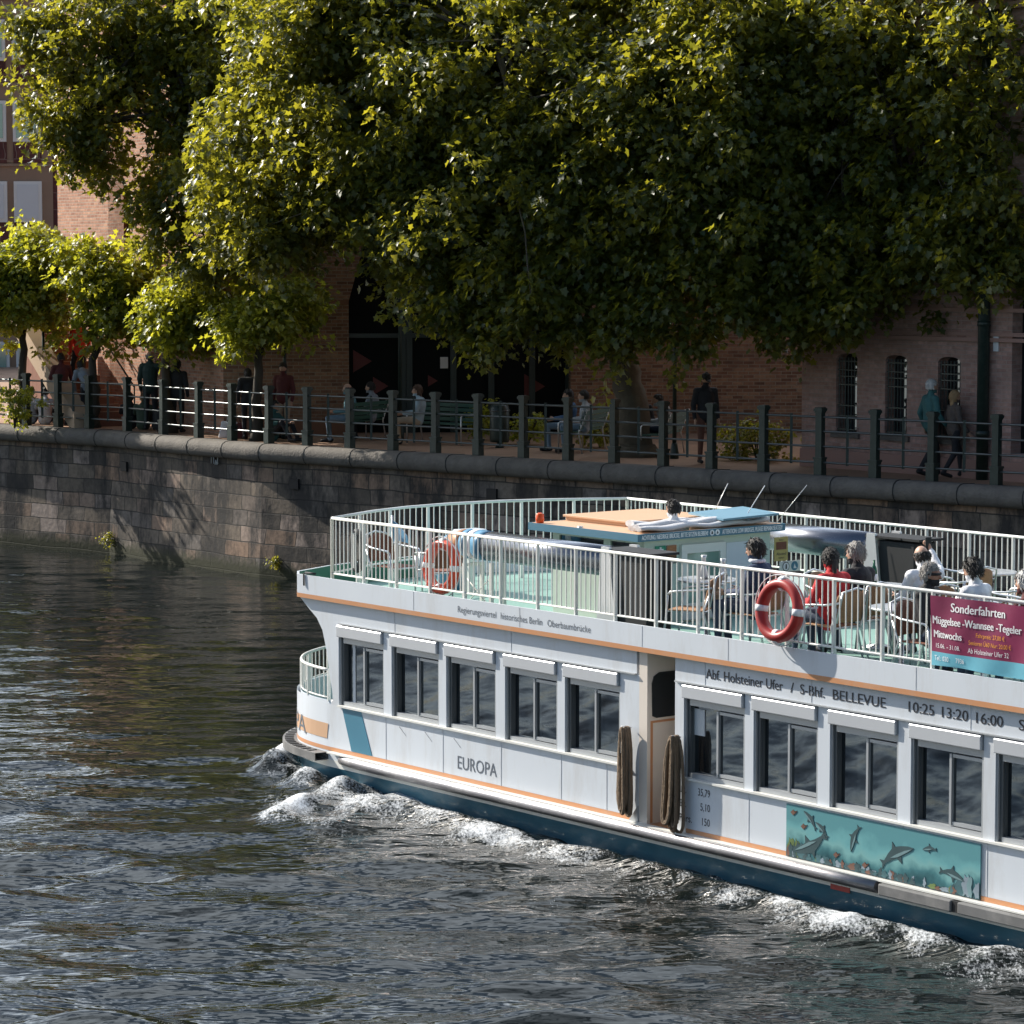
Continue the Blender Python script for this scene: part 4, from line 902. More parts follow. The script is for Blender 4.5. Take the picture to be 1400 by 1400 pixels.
# wheelhouse on the upper deck
m = MB(); X0, X1, Y0, Y1 = -1.62, .15, 1.55, 3.65; z0, z1 = DK, 3.43
m.box(X0, X1, Y0, Y0+.05, z0, 3.05); m.box(X0, X1, Y0, Y0+.05, 3.36, z1)
for x in (X0, -.62, .02): m.box(x, x+.13, Y0, Y0+.05, 3.05, 3.36)
m.box(X0, X1, Y1-.05, Y1, z0, z1); m.box(X0, X0+.05, Y0+.05, Y1-.05, z0, 3.0); m.box(X0, X0+.05, Y0+.05, Y1-.05, 3.36, z1)
m.box(X1-.05, X1, Y0+.05, Y1-.05, z0, z1)
wh = m.build('wheelhouse', mat('pale_green_paint', (.58, .66, .58), .45, var=.06), boat)
m = MB(); m.box(X0+.02, X1-.06, Y0+.02, Y0+.03, 3.05, 3.36); m.build('side_window', M['glass'], wh)
m = MB(); zt = 3.50; A0, A1, B0, B1 = -1.86, .27, 1.34, 3.80; hx0, hx1, hy0, hy1 = -.42, .34-.2, 1.92, 2.58
for bx in ((A0, A1, B0, hy0), (A0, A1, hy1, B1), (A0, hx0, hy0, hy1), (hx1, A1, hy0, hy1)): m.box(bx[0]+.02*(bx[0] == A0), bx[1]-.02*(bx[1] == A1), bx[2]+.02*(bx[2] == B0), bx[3]-.02*(bx[3] == B1), 3.43, zt)
rf = m.build('roof', M['roof'], wh)
m = MB(); m.box(A0, A1, B0, B0+.018, 3.41, 3.503); m.box(A0, A1, B1-.018, B1, 3.41, 3.503); m.box(A0, A0+.018, B0+.018, B1-.018, 3.41, 3.503); m.box(A1-.018, A1, B0+.018, B1-.018, 3.41, 3.503); m.build('roof_edge', M['signblue'], wh)
fa_ = lambda a, b, l: Vector((A1+.003+l, a, b))
letter('ACHTUNG: NIEDRIGE BRÜCKE, BITTE SITZEN BLEIBEN!', 1.40, 2.48, 3.43, 3.487, fa_, M['lettering'], wh, bold=1)
letter('ATTENTION: LOW BRIDGES, PLEASE REMAIN SEATED!', 2.72, 3.74, 3.43, 3.487, fa_, M['lettering'], wh, bold=1)
m = MB()
for yc in (2.55, 2.64):
    m.prism([(yc+.038*math.cos(a), 3.458+.036*math.sin(a)) for a in np.linspace(0, 2*PI, 17)[:-1]], lambda a, b, t: Vector((t, a, b)), A1+.002, A1+.006)
m.build('round_pictogram', M['lettering'], wh)
m = MB(); m.prism([(2.535, 3.44), (2.565, 3.44), (2.558, 3.475), (2.542, 3.475)], lambda a, b, t: Vector((t, a, b)), A1+.0065, A1+.008); m.prism([(2.625, 3.44), (2.655, 3.445), (2.64, 3.48)], lambda a, b, t: Vector((t, a, b)), A1+.0065, A1+.008); m.build('pictogram_figure', M['ink'], wh)
m = MB(); m.box(-1.85, -.55, 1.90, 3.35, 3.545, 3.575); m.box(-1.83, -.57, 1.93, 3.3, 3.5, 3.544); m.build('roof_hatch', M['roof'], wh, bevel=.006)
m = MB(); m.prism([(-.62, 2.95), (.26, 2.75), (.42, 3.55), (-.5, 3.78)], lambda a, b, t: Vector((a, b, t+.05*(b-2.9))), 3.60, 3.625); m.build('blue_hatch', M['roofblue'], wh)
m = MB(); m.lathe([(.05, 0), (.055, .04), (.05, .11), (.02, .125)], (-1.72, 1.42, 3.505), 14); m.build('beacon', M['lamporange'], wh)
m = MB(); m.lathe([(.035, -.0), (.035, .1)], (-.9, 1.40, 3.42), 8); m.build('lamp', M['steel'], wh)
for k in range(4):
    m = MB(); yy = np.linspace(1.46+.06*k, 3.62-.1*k, 18)
    m.tube([(.12-.11*k+.02*math.sin(y*5+k), y, 3.545+.03*(k % 2)+.012*math.sin(y*9+2*k)) for y in yy], [.05+.012*math.sin(7*y+k) for y in yy], 10, flat=(.7, 1.5)); m.build('folded_awning', M['fabric'], wh)
for pts, rr in (([(-.2, 3.2, 3.5), (.06, 3.25, 3.53), (.1, 3.6, 3.98)], .006), ([(-.9, 3.6, 3.5), (-.75, 3.75, 3.95)], .005), ([(.2, 3.7, 3.5), (.55, 3.9, 4.0)], .004)): m = MB(); m.tube(pts, rr, 5); m.build('antenna', M['steel'], wh)
xa = X1+.012
ya, zt_ = onx(930, 745, xa); yb, _ = onx(990, 742, xa)
m = MB(); dz0 = DK+.03
for bx in ((ya, ya+.09, dz0, zt_), (yb-.09, yb, dz0, zt_), (ya+.09, yb-.09, zt_-.11, zt_), (ya+.09, yb-.09, dz0, dz0+.2)): m.box(X1+.003, X1+.045, *bx)
dr = m.build('cabin_door', M['white2'], wh)
m = MB(); m.box(X1+.012, X1+.02, ya+.09, yb-.09, dz0+.2, zt_-.11); m.build('pane', M['paleglass'], dr)
m = MB(); m.box(X1+.003, X1+.012, yb+.04, min(yb+.75, 3.5), dz0, zt_-.02); m.build('sliding_panel', M['white'], wh)
def board(u0, v0, u1, v1, mt, name, lift=.015, parent=wh):
    a0, c0 = onx(u0, v0, X1+lift); a1, c1 = onx(u1, v1, X1+lift); m = MB(); m.box(X1+lift-.008, X1+lift, min(a0, a1), max(a0, a1), min(c0, c1), max(c0, c1)); return m.build(name, mt, parent), (min(a0, a1), max(a0, a1), min(c0, c1), max(c0, c1))
o, bb = board(896, 747, 910, 757, M['green'], 'first_aid_sign'); yc, zc = (bb[0]+bb[1])/2, (bb[2]+bb[3])/2
m = MB(); m.box(X1+.016, X1+.019, yc-.045, yc+.045, zc-.012, zc+.012); m.box(X1+.016, X1+.0185, yc-.014, yc+.014, zc-.035, zc+.035); m.build('white_cross', M['lettering'], o)
board(911, 746, 925, 770, M['glass'], 'aft_window', .012)
o, bb = board(1059, 735, 1077, 766, M['yellow'], 'yellow_notice')
fx = lambda a, b, l: Vector((X1+.0165+l, a, b)); w__ = bb[1]-bb[0]; h__ = bb[3]-bb[2]
m = MB(); m.box(X1+.0155, X1+.019, bb[0]+.12*w__, bb[1]-.12*w__, bb[2]+.48*h__, bb[2]+.80*h__); m.build('dark_picture', M['wickerd'], o)
letter('Bitte', bb[0]+.35*w__, bb[0]+.65*w__, bb[2]+.85*h__, bb[2]+.92*h__, fx, M['ink'], o); letter('Abstand', bb[0]+.14*w__, bb[1]-.14*w__, bb[2]+.25*h__, bb[2]+.37*h__, fx, M['ink'], o); letter('halten', bb[0]+.32*w__, bb[0]+.70*w__, bb[2]+.1*h__, bb[2]+.18*h__, fx, M['ink'], o)
o, bb = board(1066, 768, 1094, 780, M['white2'], 'pictogram_board', .02); w__ = bb[1]-bb[0]; zc = (bb[2]+bb[3])/2; rr = (bb[3]-bb[2])*.44
for i, mt in enumerate((M['ink'], M['teal'])):
    yc = bb[0]+w__*(.3+.42*i); m = MB(); circ = np.linspace(0, 2*PI, 21)[:-1]
    m.prism([(yc+rr*math.cos(a), zc+rr*math.sin(a)) for a in circ], lambda a, b, t: Vector((t, a, b)), X1+.0205, X1+.023); ci = m.build('pictogram', mt, o)
    m = MB(); m.prism([(yc+rr*.86*math.cos(a), zc+rr*.86*math.sin(a)) for a in circ], lambda a, b, t: Vector((t, a, b)), X1+.0235, X1+.024) if i == 0 else m.prism([(yc-.02, zc-.03), (yc+.035, zc-.03), (yc+.01, zc), (yc, zc+.03), (yc-.012, zc)], lambda a, b, t: Vector((t, a, b)), X1+.0235, X1+.025)
    m.build('pictogram_face', M['lettering'], ci)
m = MB(); m.prism([(bb[0]+w__*.27, zc-.03), (bb[0]+w__*.34, zc-.03), (bb[0]+w__*.33, zc+.03), (bb[0]+w__*.28, zc+.03)], lambda a, b, t: Vector((t, a, b)), X1+.0245, X1+.026); m.build('pictogram_figure', M['ink'], o)
# ------------------------------------------------------------------ deck gear
def bthing(name, label, cat, x, y, rz=0, group=None, z=None): return thing(name, label, cat, BL(x, y, DK if z is None else z), BROT+rz, group)
def roller(label, y, xa_, xb_, striped):
    t = bthing('awning_roller', label, 'roller', xa_, y, 0, 'awning rollers along the deck'); L = xb_-xa_; zc = 3.235-DK
    m = MB(); m.tube([(.85 if striped else 0, 0, zc), (L, 0, zc)], .185, 28); m.build('drum', M['tube'], t)
    if striped:
        m = MB(); m.tube([(-.02, 0, zc+.02), (.06, 0, zc+.015), (.30, 0, zc), (.42, 0, zc)], [.05, .10, .178, .19], 28); m.build('nose', M['copper'], t)
        for k, (a, b, mt) in enumerate(((.42, .54, 'bandblue'), (.54, .66, 'lettering'), (.66, .85, 'bandblue'))):
            m = MB(); m.tube([(a, 0, zc), (b, 0, zc)], .19, 28); m.build('painted_band', M[mt], t)
        m = MB()
        for sy in (-.14, .14): m.bar((.5, sy, 0), (.5, sy, .62), .05, .04)
        m.bar((.5, -.16, .62), (.5, .16, .62), .05, .04); m.bar((1.0, -.1, 0), (1.0, -.1, .68), .05, .04); m.bar((1.0, .1, 0), (1.0, .1, .68), .05, .04)
        m.tube([(.5, -.15, .1), (1.0, -.1, .5)], .008, 5); m.tube([(.5, -.15, .5), (1.0, -.1, .1)], .008, 5); m.build('stand', M['white2'], t)
    m = MB(); m.prism([(L-.02, 0), (L+.36, 0), (L+.22, zc+.2), (L+.08, zc+.2)], lambda a, b, s: Vector((a, s, b)), -.24, -.20); m.prism([(L-.02, 0), (L+.36, 0), (L+.22, zc+.2), (L+.08, zc+.2)], lambda a, b, s: Vector((a, s, b)), .20, .24); m.box(L+.05, L+.2, -.2, .2, zc+.1, zc+.16)
    m.build('support', M['steel'], t)
    m = MB(); m.box(L+.24, L+.86, -.19, .19, .06, zc+.12); m.build('end_box', M['black'], t, bevel=.02)
    m = MB(); m.box(L+.04, L+.96, -.22, .22, zc+.145, zc+.175); m.box(L+.05, L+.66, -.235, -.222, zc+.15, zc+.168); m.build('lid', M['black'], t)
    return t
roller('long black roller with copper nose and blue and white bands behind the near railing', .74, -2.72, .50, True)
roller('long plain black roller lying beside the far railing past the wheelhouse', 4.45, -1.2, 1.22, False)
def ring(name, label, x, z, y, mt, tilt):
    t = thing(name, label, 'life ring', BL(x, y, z), BROT, 'life rings on the boat railing'); m = MB()
    m.tube([(.285*math.cos(a), -.01+tilt*math.sin(a)*.3, .285*math.sin(a)) for a in np.linspace(0, 2*PI, 49)[:-1]], .078, 14, closed=True, flat=(1, .8)); m.build('ring', mt, t)
    for a0 in (0, 90, 180, 270):
        m = MB(); m.tube([(.285*math.cos(R(a)), -.01+tilt*math.sin(R(a))*.3, .285*math.sin(R(a))) for a in (a0-7, a0, a0+7)], .081, 14, flat=(1, .8)); m.build('reflective_band', M['lettering'], t)
    m = MB(); m.tube([(.385*math.cos(a), -.02, .385*math.sin(a)) for a in np.linspace(0, 2*PI, 33)[:-1]], .007, 5, closed=True); m.build('grab_line', M['fabric'], t)
ring('life_ring', 'bright orange red life ring inside the railing near the bow', -2.15, 2.985, .20, M['redo'], .1)
ring('life_ring', 'dark red life ring hung on the outside of the railing beside the passengers', 4.26, 3.065, -.065, M['red'], .15)
# mooring ropes beside the doorway
def rope(label, x, zt, zb, spread, n, seed, lean=0):
    t = thing('rope_coil', label, 'rope', BL(x, -.03, 0), BROT, 'mooring ropes by the doorway'); q = random.Random(seed)
    for i in range(n):
        wd = spread*q.uniform(.35, 1.); off = q.uniform(-.35, .35)*spread+lean*q.random(); zl = zb+q.uniform(0, .14); yy = .035-.032*(i % 4); g = zt-q.uniform(0, .03)
        pts = []
        for k in range(40):
            a = 2*PI*k/40; sx = math.sin(a); cz = math.cos(a); f = (1+cz)/2
            w2 = wd*(.62+.38*(1-f)); zz = (g+zl)/2+(g-zl)/2*math.copysign(abs(cz)**.55, cz)
            pts.append((off*(1-f)+w2*math.copysign(abs(sx)**.8, sx)+q.gauss(0, .002), yy-.012*(1+sx), zz))
        m = MB(); m.tube(pts, .020, 7, closed=True); m.build('rope_loop', M['rope'], t)
    m = MB(); m.tube([(0, .07, zt-.02), (0, -.06, zt+.01), (.0, -.075, zt-.30)], .010, 6); m.build('hook', M['steel'], t)
rope('brown mooring rope coil hanging left of the doorway', 1.67, 1.47, .42, .105, 9, 1)
rope('brown mooring rope coil hanging right of the doorway over the load figures', 2.53, 1.47, .36, .12, 9, 2, -.14)
# banner
bn = thing('banner', 'magenta cloth banner with white lettering and cyan foot tied to the boat railing', 'banner', BL(6.40, .02, 0), BROT)
def cloth(x0, x1, z0, z1, mt, name):
    m = MB(); nx, nz = 60, 8
    f = lambda x, z: (x, -.012+.012*math.sin(x*5.1+z*3)+.007*math.sin(x*11-z*6), z+(.012*math.sin(x*4.2) if z < 2.9 and z0 < 2.75 and z == z0 else 0))
    vs = [f(x0+(x1-x0)*i/nx, z0+(z1-z0)*j/nz) for j in range(nz+1) for i in range(nx+1)]
    m.add(vs, [(j*(nx+1)+i, j*(nx+1)+i+1, (j+1)*(nx+1)+i+1, (j+1)*(nx+1)+i) for j in range(nz) for i in range(nx)], 0, True); return m.build(name, mt, bn)
cloth(0, 3.2, 2.845, 3.42, M['magenta'], 'cloth'); cloth(0, 3.2, 2.70, 2.845, M['cyan'], 'cyan_foot')
fbn = lambda a, b, l: Vector((a, -.012+.012*math.sin(a*5.1+b*3)+.007*math.sin(a*11-b*6)-.006-l, b))
letter('Sonderfahrten', .28, 1.00, 3.275, 3.365, fbn, M['lettering'], bn, bold=1)
[letter(a, x, x1, 3.135, 3.215, fbn, M['lettering'], bn, bold=1) for a, x, x1 in (('Müggelsee', .03, .42), ('-Wannsee', .45, .84), ('-Tegeler', .88, 1.22))]
letter('Mittwochs', .04, .44, 2.995, 3.07, fbn, M['lettering'], bn, bold=1); [letter(a, x, x1, 2.89, 2.935, fbn, M['lettering'], bn) for a, x, x1 in (('15.06.', .07, .21), ('-', .235, .26), ('31.08.', .28, .42))]
letter('Fahrpreis: 27,00 €', .62, 1.00, 3.045, 3.09, fbn, M['yellowtext'], bn); letter('Senioren Ü60 Nur: 20,00 €', .53, 1.08, 2.965, 3.01, fbn, M['yellowtext'], bn)
letter('Ab Holsteiner Ufer 32', .52, 1.05, 2.88, 2.93, fbn, M['lettering'], bn); letter('Tel.: 030', .05, .26, 2.76, 2.81, fbn, M['lettering'], bn); letter('7936', .36, .47, 2.76, 2.81, fbn, M['lettering'], bn)
# other gear near the bow
t = bthing('fender_roll', 'black oblong rubber fender hung inside the bow railing', 'fender', -4.17, .32); m = MB()
m.tube([(.10*math.cos(a), 0, .66+.19*math.sin(a)+.06*(1 if math.sin(a) > 0 else -1)) for a in np.linspace(.02, 2*PI+.02, 29)[:-1]], .045, 10, closed=True); m.build('fender_body', M['rubber'], t)
m = MB(); m.bar((.0, -.05, .44), (.0, -.05, .9), .03, .02); m.bar((.0, 0, 0), (.0, 0, .45), .03, .03); m.build('strap', M['white2'], t)
t = bthing('deck_locker', 'white box shaped locker on a post behind the copper nosed roller', 'locker', -4.0, 2.05); m = MB()
m.prism([(-.17, .58), (.17, .58), (.13, .86), (-.13, .86)], lambda a, b, s: Vector((a, s, b)), -.2, .2); m.build('box', M['white'], t, bevel=.02); m = MB(); m.box(-.05, .05, -.05, .05, 0, .58); m.build('post', M['white2'], t)
t = bthing('deck_barrel', 'blue round topped drum left of the white locker near the bow', 'drum', -4.45, 2.1); m = MB(); m.lathe([(.2, 0), (.215, .3), (.215, .55), (.18, .68), (.08, .75), (.01, .76)], (0, 0, 0), 20); m.build('drum', M['bandblue'], t); m = MB(); m.lathe([(.222, 0), (.222, .03)], (0, 0, .28), 20); m.build('hoop', M['grey'], t)
t = bthing('flag_staff', 'blue folded flag on a short staff at the bow railing', 'flag', -4.6, 1.2); m = MB(); m.tube([(0, 0, 0), (0, 0, 1.05)], .014, 8); m.build('staff', M['steel'], t)
m = MB(); m.prism([(.01, .98), (.10, .93), (.34, .80), (.36, .70), (.2, .72), (.01, .70)], lambda a, b, s: Vector((a, s+.03*math.sin(a*18), b)), -.006, .006); m.build('flag_cloth', M['bandblue'], t)
# chairs and tables
def make_chair(label, wick):
    t = bthing('deck_chair', label, 'chair', 0, 0); al = M['alu']
    m = MB(); m.box(-.2, .22, -.2, .2, .435, .455); m.build('seat', M[wick], t, bevel=.01)
    m = MB(); K = 10; pts = []
    for i in range(K+1):
        a = -1+2*i/K; pts.append((-.22-.05*(1-a*a), a*.215))
    vs = []; nz = 6
    for j in range(nz+1):
        f = j/nz; z = .50+.36*f
        for x, y in pts: vs.append((x-.07*f, y*(1-.25*f**3), z-(.05*(y/.215)**2 if j == nz else 0)))
    fs_ = [(j*(K+1)+i, j*(K+1)+i+1, (j+1)*(K+1)+i+1, (j+1)*(K+1)+i) for j in range(nz) for i in range(K)]; m.add(vs, fs_, 0, True)
    o = m.build('backrest', M[wick], t); so_ = o.modifiers.new('thickness', 'SOLIDIFY'); so_.thickness = .02
    m = MB(); m.tube([(-.30, -.225, .5), (-.36, -.19, .84), (-.385, 0, .88), (-.36, .19, .84), (-.30, .225, .5)], .013, 7); m.build('back_frame', al, t)
    for s in (-1, 1):
        m = MB(); m.tube([(.27, .26*s, 0), (.22, .26*s, .40), (.20, .265*s, .63)], .013, 7); m.build('leg', al, t)
        m = MB(); m.tube([(-.36, .24*s, 0), (-.22, .225*s, .44), (-.30, .225*s, .66)], .013, 7); m.build('leg', al, t)
        m = MB(); m.tube([(.20, .265*s, .63), (.16, .275*s, .665), (.02, .28*s, .68), (-.16, .26*s, .69), (-.32, .215*s, .72)], .018, 8, flat=(.7, 1.2)); m.build('armrest', al, t)
    m = MB(); m.tube([(.22, -.24, .43), (.22, .24, .43)], .012, 6); m.tube([(-.22, -.22, .43), (-.22, .22, .43)], .012, 6); m.build('stretcher', al, t)
    return t
def put(o, x, y, rz): o.location = BL(x, y, DK); o.rotation_euler = (0, 0, BROT+rz)
tan = make_chair('tan wicker and aluminium chair under the passenger in the navy jacket', 'wicker'); drk = make_chair('dark brown wicker chair nearest the bow railing', 'wickerd')
put(tan, 2.70, 1.0, PI+.15); put(drk, -4.0, .80, 0.1); G = 'aluminium chairs on the upper deck'; tan['group'] = G; drk['group'] = G
def more(o, x, y, rz, label): return dup(o, BL(x, y, DK), BROT+rz, label, G)
more(drk, -3.2, .95, PI*.9, 'dark brown wicker chair behind the bright orange red life ring')
more(tan, 3.98, .98, PI, 'tan wicker chair under the passenger in the red jacket'); more(tan, 3.72, 1.62, PI, 'tan wicker chair under the grey haired passenger beside the red jacket')
more(tan, 4.3, 2.12, PI-.2, 'tan wicker chair under the bald passenger in the white shirt'); more(drk, 5.66, .75, .1, 'brown wicker chair under the man in sunglasses'); more(tan, 5.72, 1.4, PI+.2, 'tan wicker chair under the dark haired passenger facing the bow'); more(tan, 6.9, .85, PI, 'tan wicker chair under the white haired passenger behind the banner')
more(tan, 1.95, .72, PI+.5, 'empty tan wicker chair in front of the open wheelhouse door'); more(tan, 2.15, 1.7, PI-.6, 'empty tan wicker chair nearest the wheelhouse wall')
more(tan, 2.75, 4.2, .2, 'empty chair by the far railing, left of the small round table'); more(tan, 3.35, 3.75, PI, 'empty chair in front of the small round table at the far railing'); more(tan, 4.35, 3.45, PI+.1, 'empty chair with a tan back facing the camera, right of the bald passenger'); more(tan, 3.9, 4.55, PI, 'empty chair by the far railing at the right edge of the photo')
more(drk, 4.95, 1.75, PI, 'brown wicker chair beside the table of the man in sunglasses'); more(tan, 6.25, 1.75, PI-.3, 'tan wicker chair between the dark haired passenger and the white haired passenger'); more(tan, 4.85, 2.75, .2, 'empty tan wicker chair right of the bald passenger facing the stern'); more(drk, 5.5, 2.35, PI+.1, 'brown wicker chair behind the dark haired passenger'); more(tan, 3.05, 2.0, 0.1, 'tan wicker chair drawn up to the table with the green bottle')
def make_table(label):
    t = bthing('bistro_table', label, 'table', 0, 0); m = MB(); m.lathe([(.01, .70), (.33, .70), (.35, .71), (.35, .725), (.01, .73)], (0, 0, 0), 28); m.build('tabletop', M['rubber'], t)
    m = MB(); m.lathe([(.354, .705), (.358, .712), (.358, .722), (.354, .729)], (0, 0, 0), 28); m.build('rim', M['alu'], t); m = MB(); m.lathe([(.2, 0), (.2, .02), (.03, .05), (.025, .70)], (0, 0, 0), 16); m.build('pedestal', M['alu'], t); return t
TG = 'round bistro tables on the upper deck'
t1 = make_table('round table with two carafes in front of the wheelhouse door'); t1['group'] = TG; put(t1, 1.62, 1.25, 0)
dup(t1, BL(3.35, 2.35, DK), BROT, 'round table with the green bottle behind the railing', TG); dup(t1, BL(4.98, 1.05, DK), BROT, 'round table between the two facing passengers', TG); dup(t1, BL(3.1, 4.45, DK), BROT, 'round dark table by the far railing among empty chairs', TG)
t = bthing('wine_bottle', 'green glass bottle standing on a round deck table', 'bottle', 3.32, 2.3, z=DK+.731); m = MB(); m.lathe([(.036, 0), (.037, .17), (.03, .2), (.014, .23), (.013, .29)], (0, 0, 0), 14); m.build('body', M['bottle'], t); m = MB(); m.lathe([(.0375, .05), (.0375, .13)], (0, 0, 0), 14); m.build('paper_label', M['lettering'], t)
for i, (x, y) in enumerate(((1.62, 1.2), (1.78, 1.36))):
    t = bthing('carafe', ('taller clear carafe on the table by the wheelhouse door', 'rear clear carafe on the table by the wheelhouse door')[i], 'carafe', x, y, group='carafes on the deck table', z=DK+.731); m = MB(); m.lathe([(.045, 0), (.055, .06), (.03, .15), (.025, .2+.04*(1-i)), (.035, .24+.04*(1-i))], (0, 0, 0), 14); m.build('vessel', M['steel'], t)
# ------------------------------------------------------------------ people
PEOPLE = []
STAND = dict(pel=(0, 0, .95), wst=(0, 0, 1.10), chs=(0, 0, 1.30), nek=(0, 0, 1.46), hed=(.025, 0, 1.605), hip=(0, .09, .92), kne=(.03, .10, .50), ank=(-.02, .10, .085), toe=(.15, .12, .045), sho=(0, .175, 1.385), elb=(-.03, .235, 1.12), wri=(.06, .235, .88))
SIT = dict(pel=(0, 0, .53), wst=(-.03, 0, .67), chs=(-.05, 0, .87), nek=(-.03, 0, 1.02), hed=(.01, 0, 1.165), hip=(.02, .09, .53), kne=(.44, .12, .53), ank=(.40, .12, .085), toe=(.57, .14, .045), sho=(-.04, .175, .945), elb=(.04, .245, .70), wri=(.28, .15, .68))
CAPT = {k: (p[0], p[1]*(1.12 if k == 'sho' else 1), p[2]-(.12 if k not in ('kne', 'ank', 'toe') else 0)) for k, p in STAND.items()}; CAPT['kne'] = (.2, .1, .47)
GROUND = dict(pel=(0, 0, .13), wst=(-.02, 0, .27), chs=(.0, 0, .48), nek=(.04, 0, .63), hed=(.09, 0, .77), hip=(.03, .09, .13), kne=(.40, .15, .44), ank=(.62, .13, .08), toe=(.78, .14, .05), sho=(.02, .175, .55), elb=(.2, .24, .40), wri=(.42, .13, .42))
def cmat(name, c, r=.8): 
    if name not in M: M[name] = mat(name, c, r, var=.2, vs=9, bump=.9, bs=13)
    return M[name]
def person(label, loc, heading, pose, top, legs, hair, skin='skin', scale=1., mod=None, yaw=0, nod=0, style='short', detail=False, group=None, shoe='black', sleeves=True, extra=None):
    J = {}
    for k, p in pose.items():
        if k in ('pel', 'wst', 'chs', 'nek', 'hed'): J[k] = Vector(p)
        else: J[k+'L'] = Vector(p); J[k+'R'] = Vector((p[0], -p[1], p[2]))
    for k, p in (mod or {}).items(): J[k] = Vector(p)
    b = MB(); seg = []
    def cap(a, c, r0, r1, reg, flat=(1, 1), up=None): b.capsule(a, c, r0, r1, 14, flat, up); seg.append((Vector(a), Vector(c), max(r0, r1)*max(flat), reg))
    X = (1, 0, 0)
    cap(J['pel']-Vector((0, .06, .02)), J['pel']+Vector((0, .06, -.02)), .115, .115, 'legs'); cap(J['pel'], J['wst'], .17, .158, 'top', (.78, 1), X); cap(J['wst'], J['chs'], .158, .178, 'top', (.78, 1), X)
    cap(J['chs'], J['nek']-(J['nek']-J['chs'])*.15, .172, .092, 'top', (.76, 1), X); cap(J['shoL'], J['shoR'], .076, .076, 'top'); cap(J['nek']-(J['nek']-J['chs'])*.2, J['hed']-Vector((.02, 0, .05)), .058, .05, 'skin')
    for s in 'LR':
        cap(J['hip'+s], J['kne'+s], .088, .060, 'legs'); cap(J['kne'+s], J['ank'+s], .060, .043, 'legs'); cap(J['ank'+s]+Vector((-.03, 0, -.03)), J['toe'+s], .045, .036, 'shoe')
        cap(J['sho'+s], J['elb'+s], .068, .056, 'top'); cap(J['elb'+s], J['wri'+s], .053, .040, 'top' if sleeves else 'skin')
        f = (J['wri'+s]-J['elb'+s]).normalized(); sg = 1 if s == 'L' else -1; th = Vector((1, 0, .3)); th = (th-f*th.dot(f)); th = th.normalized() if th.length > .1 else Vector((0, 0, 1)); nr = f.cross(th)*sg
        w0 = J['wri'+s]; cap(w0+f*.01, w0+f*.075, .034, .036, 'skin', (1, .55), th)
        for i, ln in enumerate((.085, .095, .09, .07)):
            q0 = w0+f*.08+th*(.03-.02*i); q1 = q0+f*ln*.5-nr*.008; q2 = q1+(f*.8-nr*.55).normalized()*ln*.5; cap(q0, q1, .0105, .0095, 'skin'); cap(q1, q2, .0095, .0085, 'skin')
        q0 = w0+f*.03+th*.03; q1 = q0+(f*.6+th*.7).normalized()*.045; cap(q0, q1, .013, .011, 'skin'); cap(q1, q1+(f*.9+th*.25).normalized()*.035, .011, .009, 'skin')
    H = Matrix.Rotation(yaw, 3, 'Z') @ Matrix.Rotation(nod, 3, 'Y'); hc = J['hed']; hp = lambda x, y, z: hc+H @ Vector((x, y, z))
    def he(c, r, reg='skin'): b.ell(hp(*c), r, H, 18, 12); seg.append((hp(*c), hp(*c), max(r), reg))
    he((0, 0, .01), (.098, .077, .112)); he((.03, 0, -.06), (.064, .056, .058)); he((.083, 0, .028), (.018, .05, .012)); b.capsule(hp(.094, 0, .012), hp(.110, 0, -.026), .010, .015, 10); he((.084, 0, -.066), (.013, .026, .009)); he((.078, 0, -.1), (.02, .024, .018))
    for s in (-1, 1): he((-.005, .078*s, -.005), (.022, .012, .032))
    b.v = [tuple(Vector(p)*scale) for p in b.v]
    raw = b.build('body', [cmat(*top), cmat(*legs), M[skin], M[shoe]]); rm = raw.modifiers.new('r', 'REMESH'); rm.mode = 'VOXEL'; rm.voxel_size = .0095 if detail else .0115; sm = raw.modifiers.new('s', 'SMOOTH'); sm.factor = .5; sm.iterations = 2
    PEOPLE.append((raw, seg, scale, label, loc, heading, hair, style, H, hc, detail, group, extra))
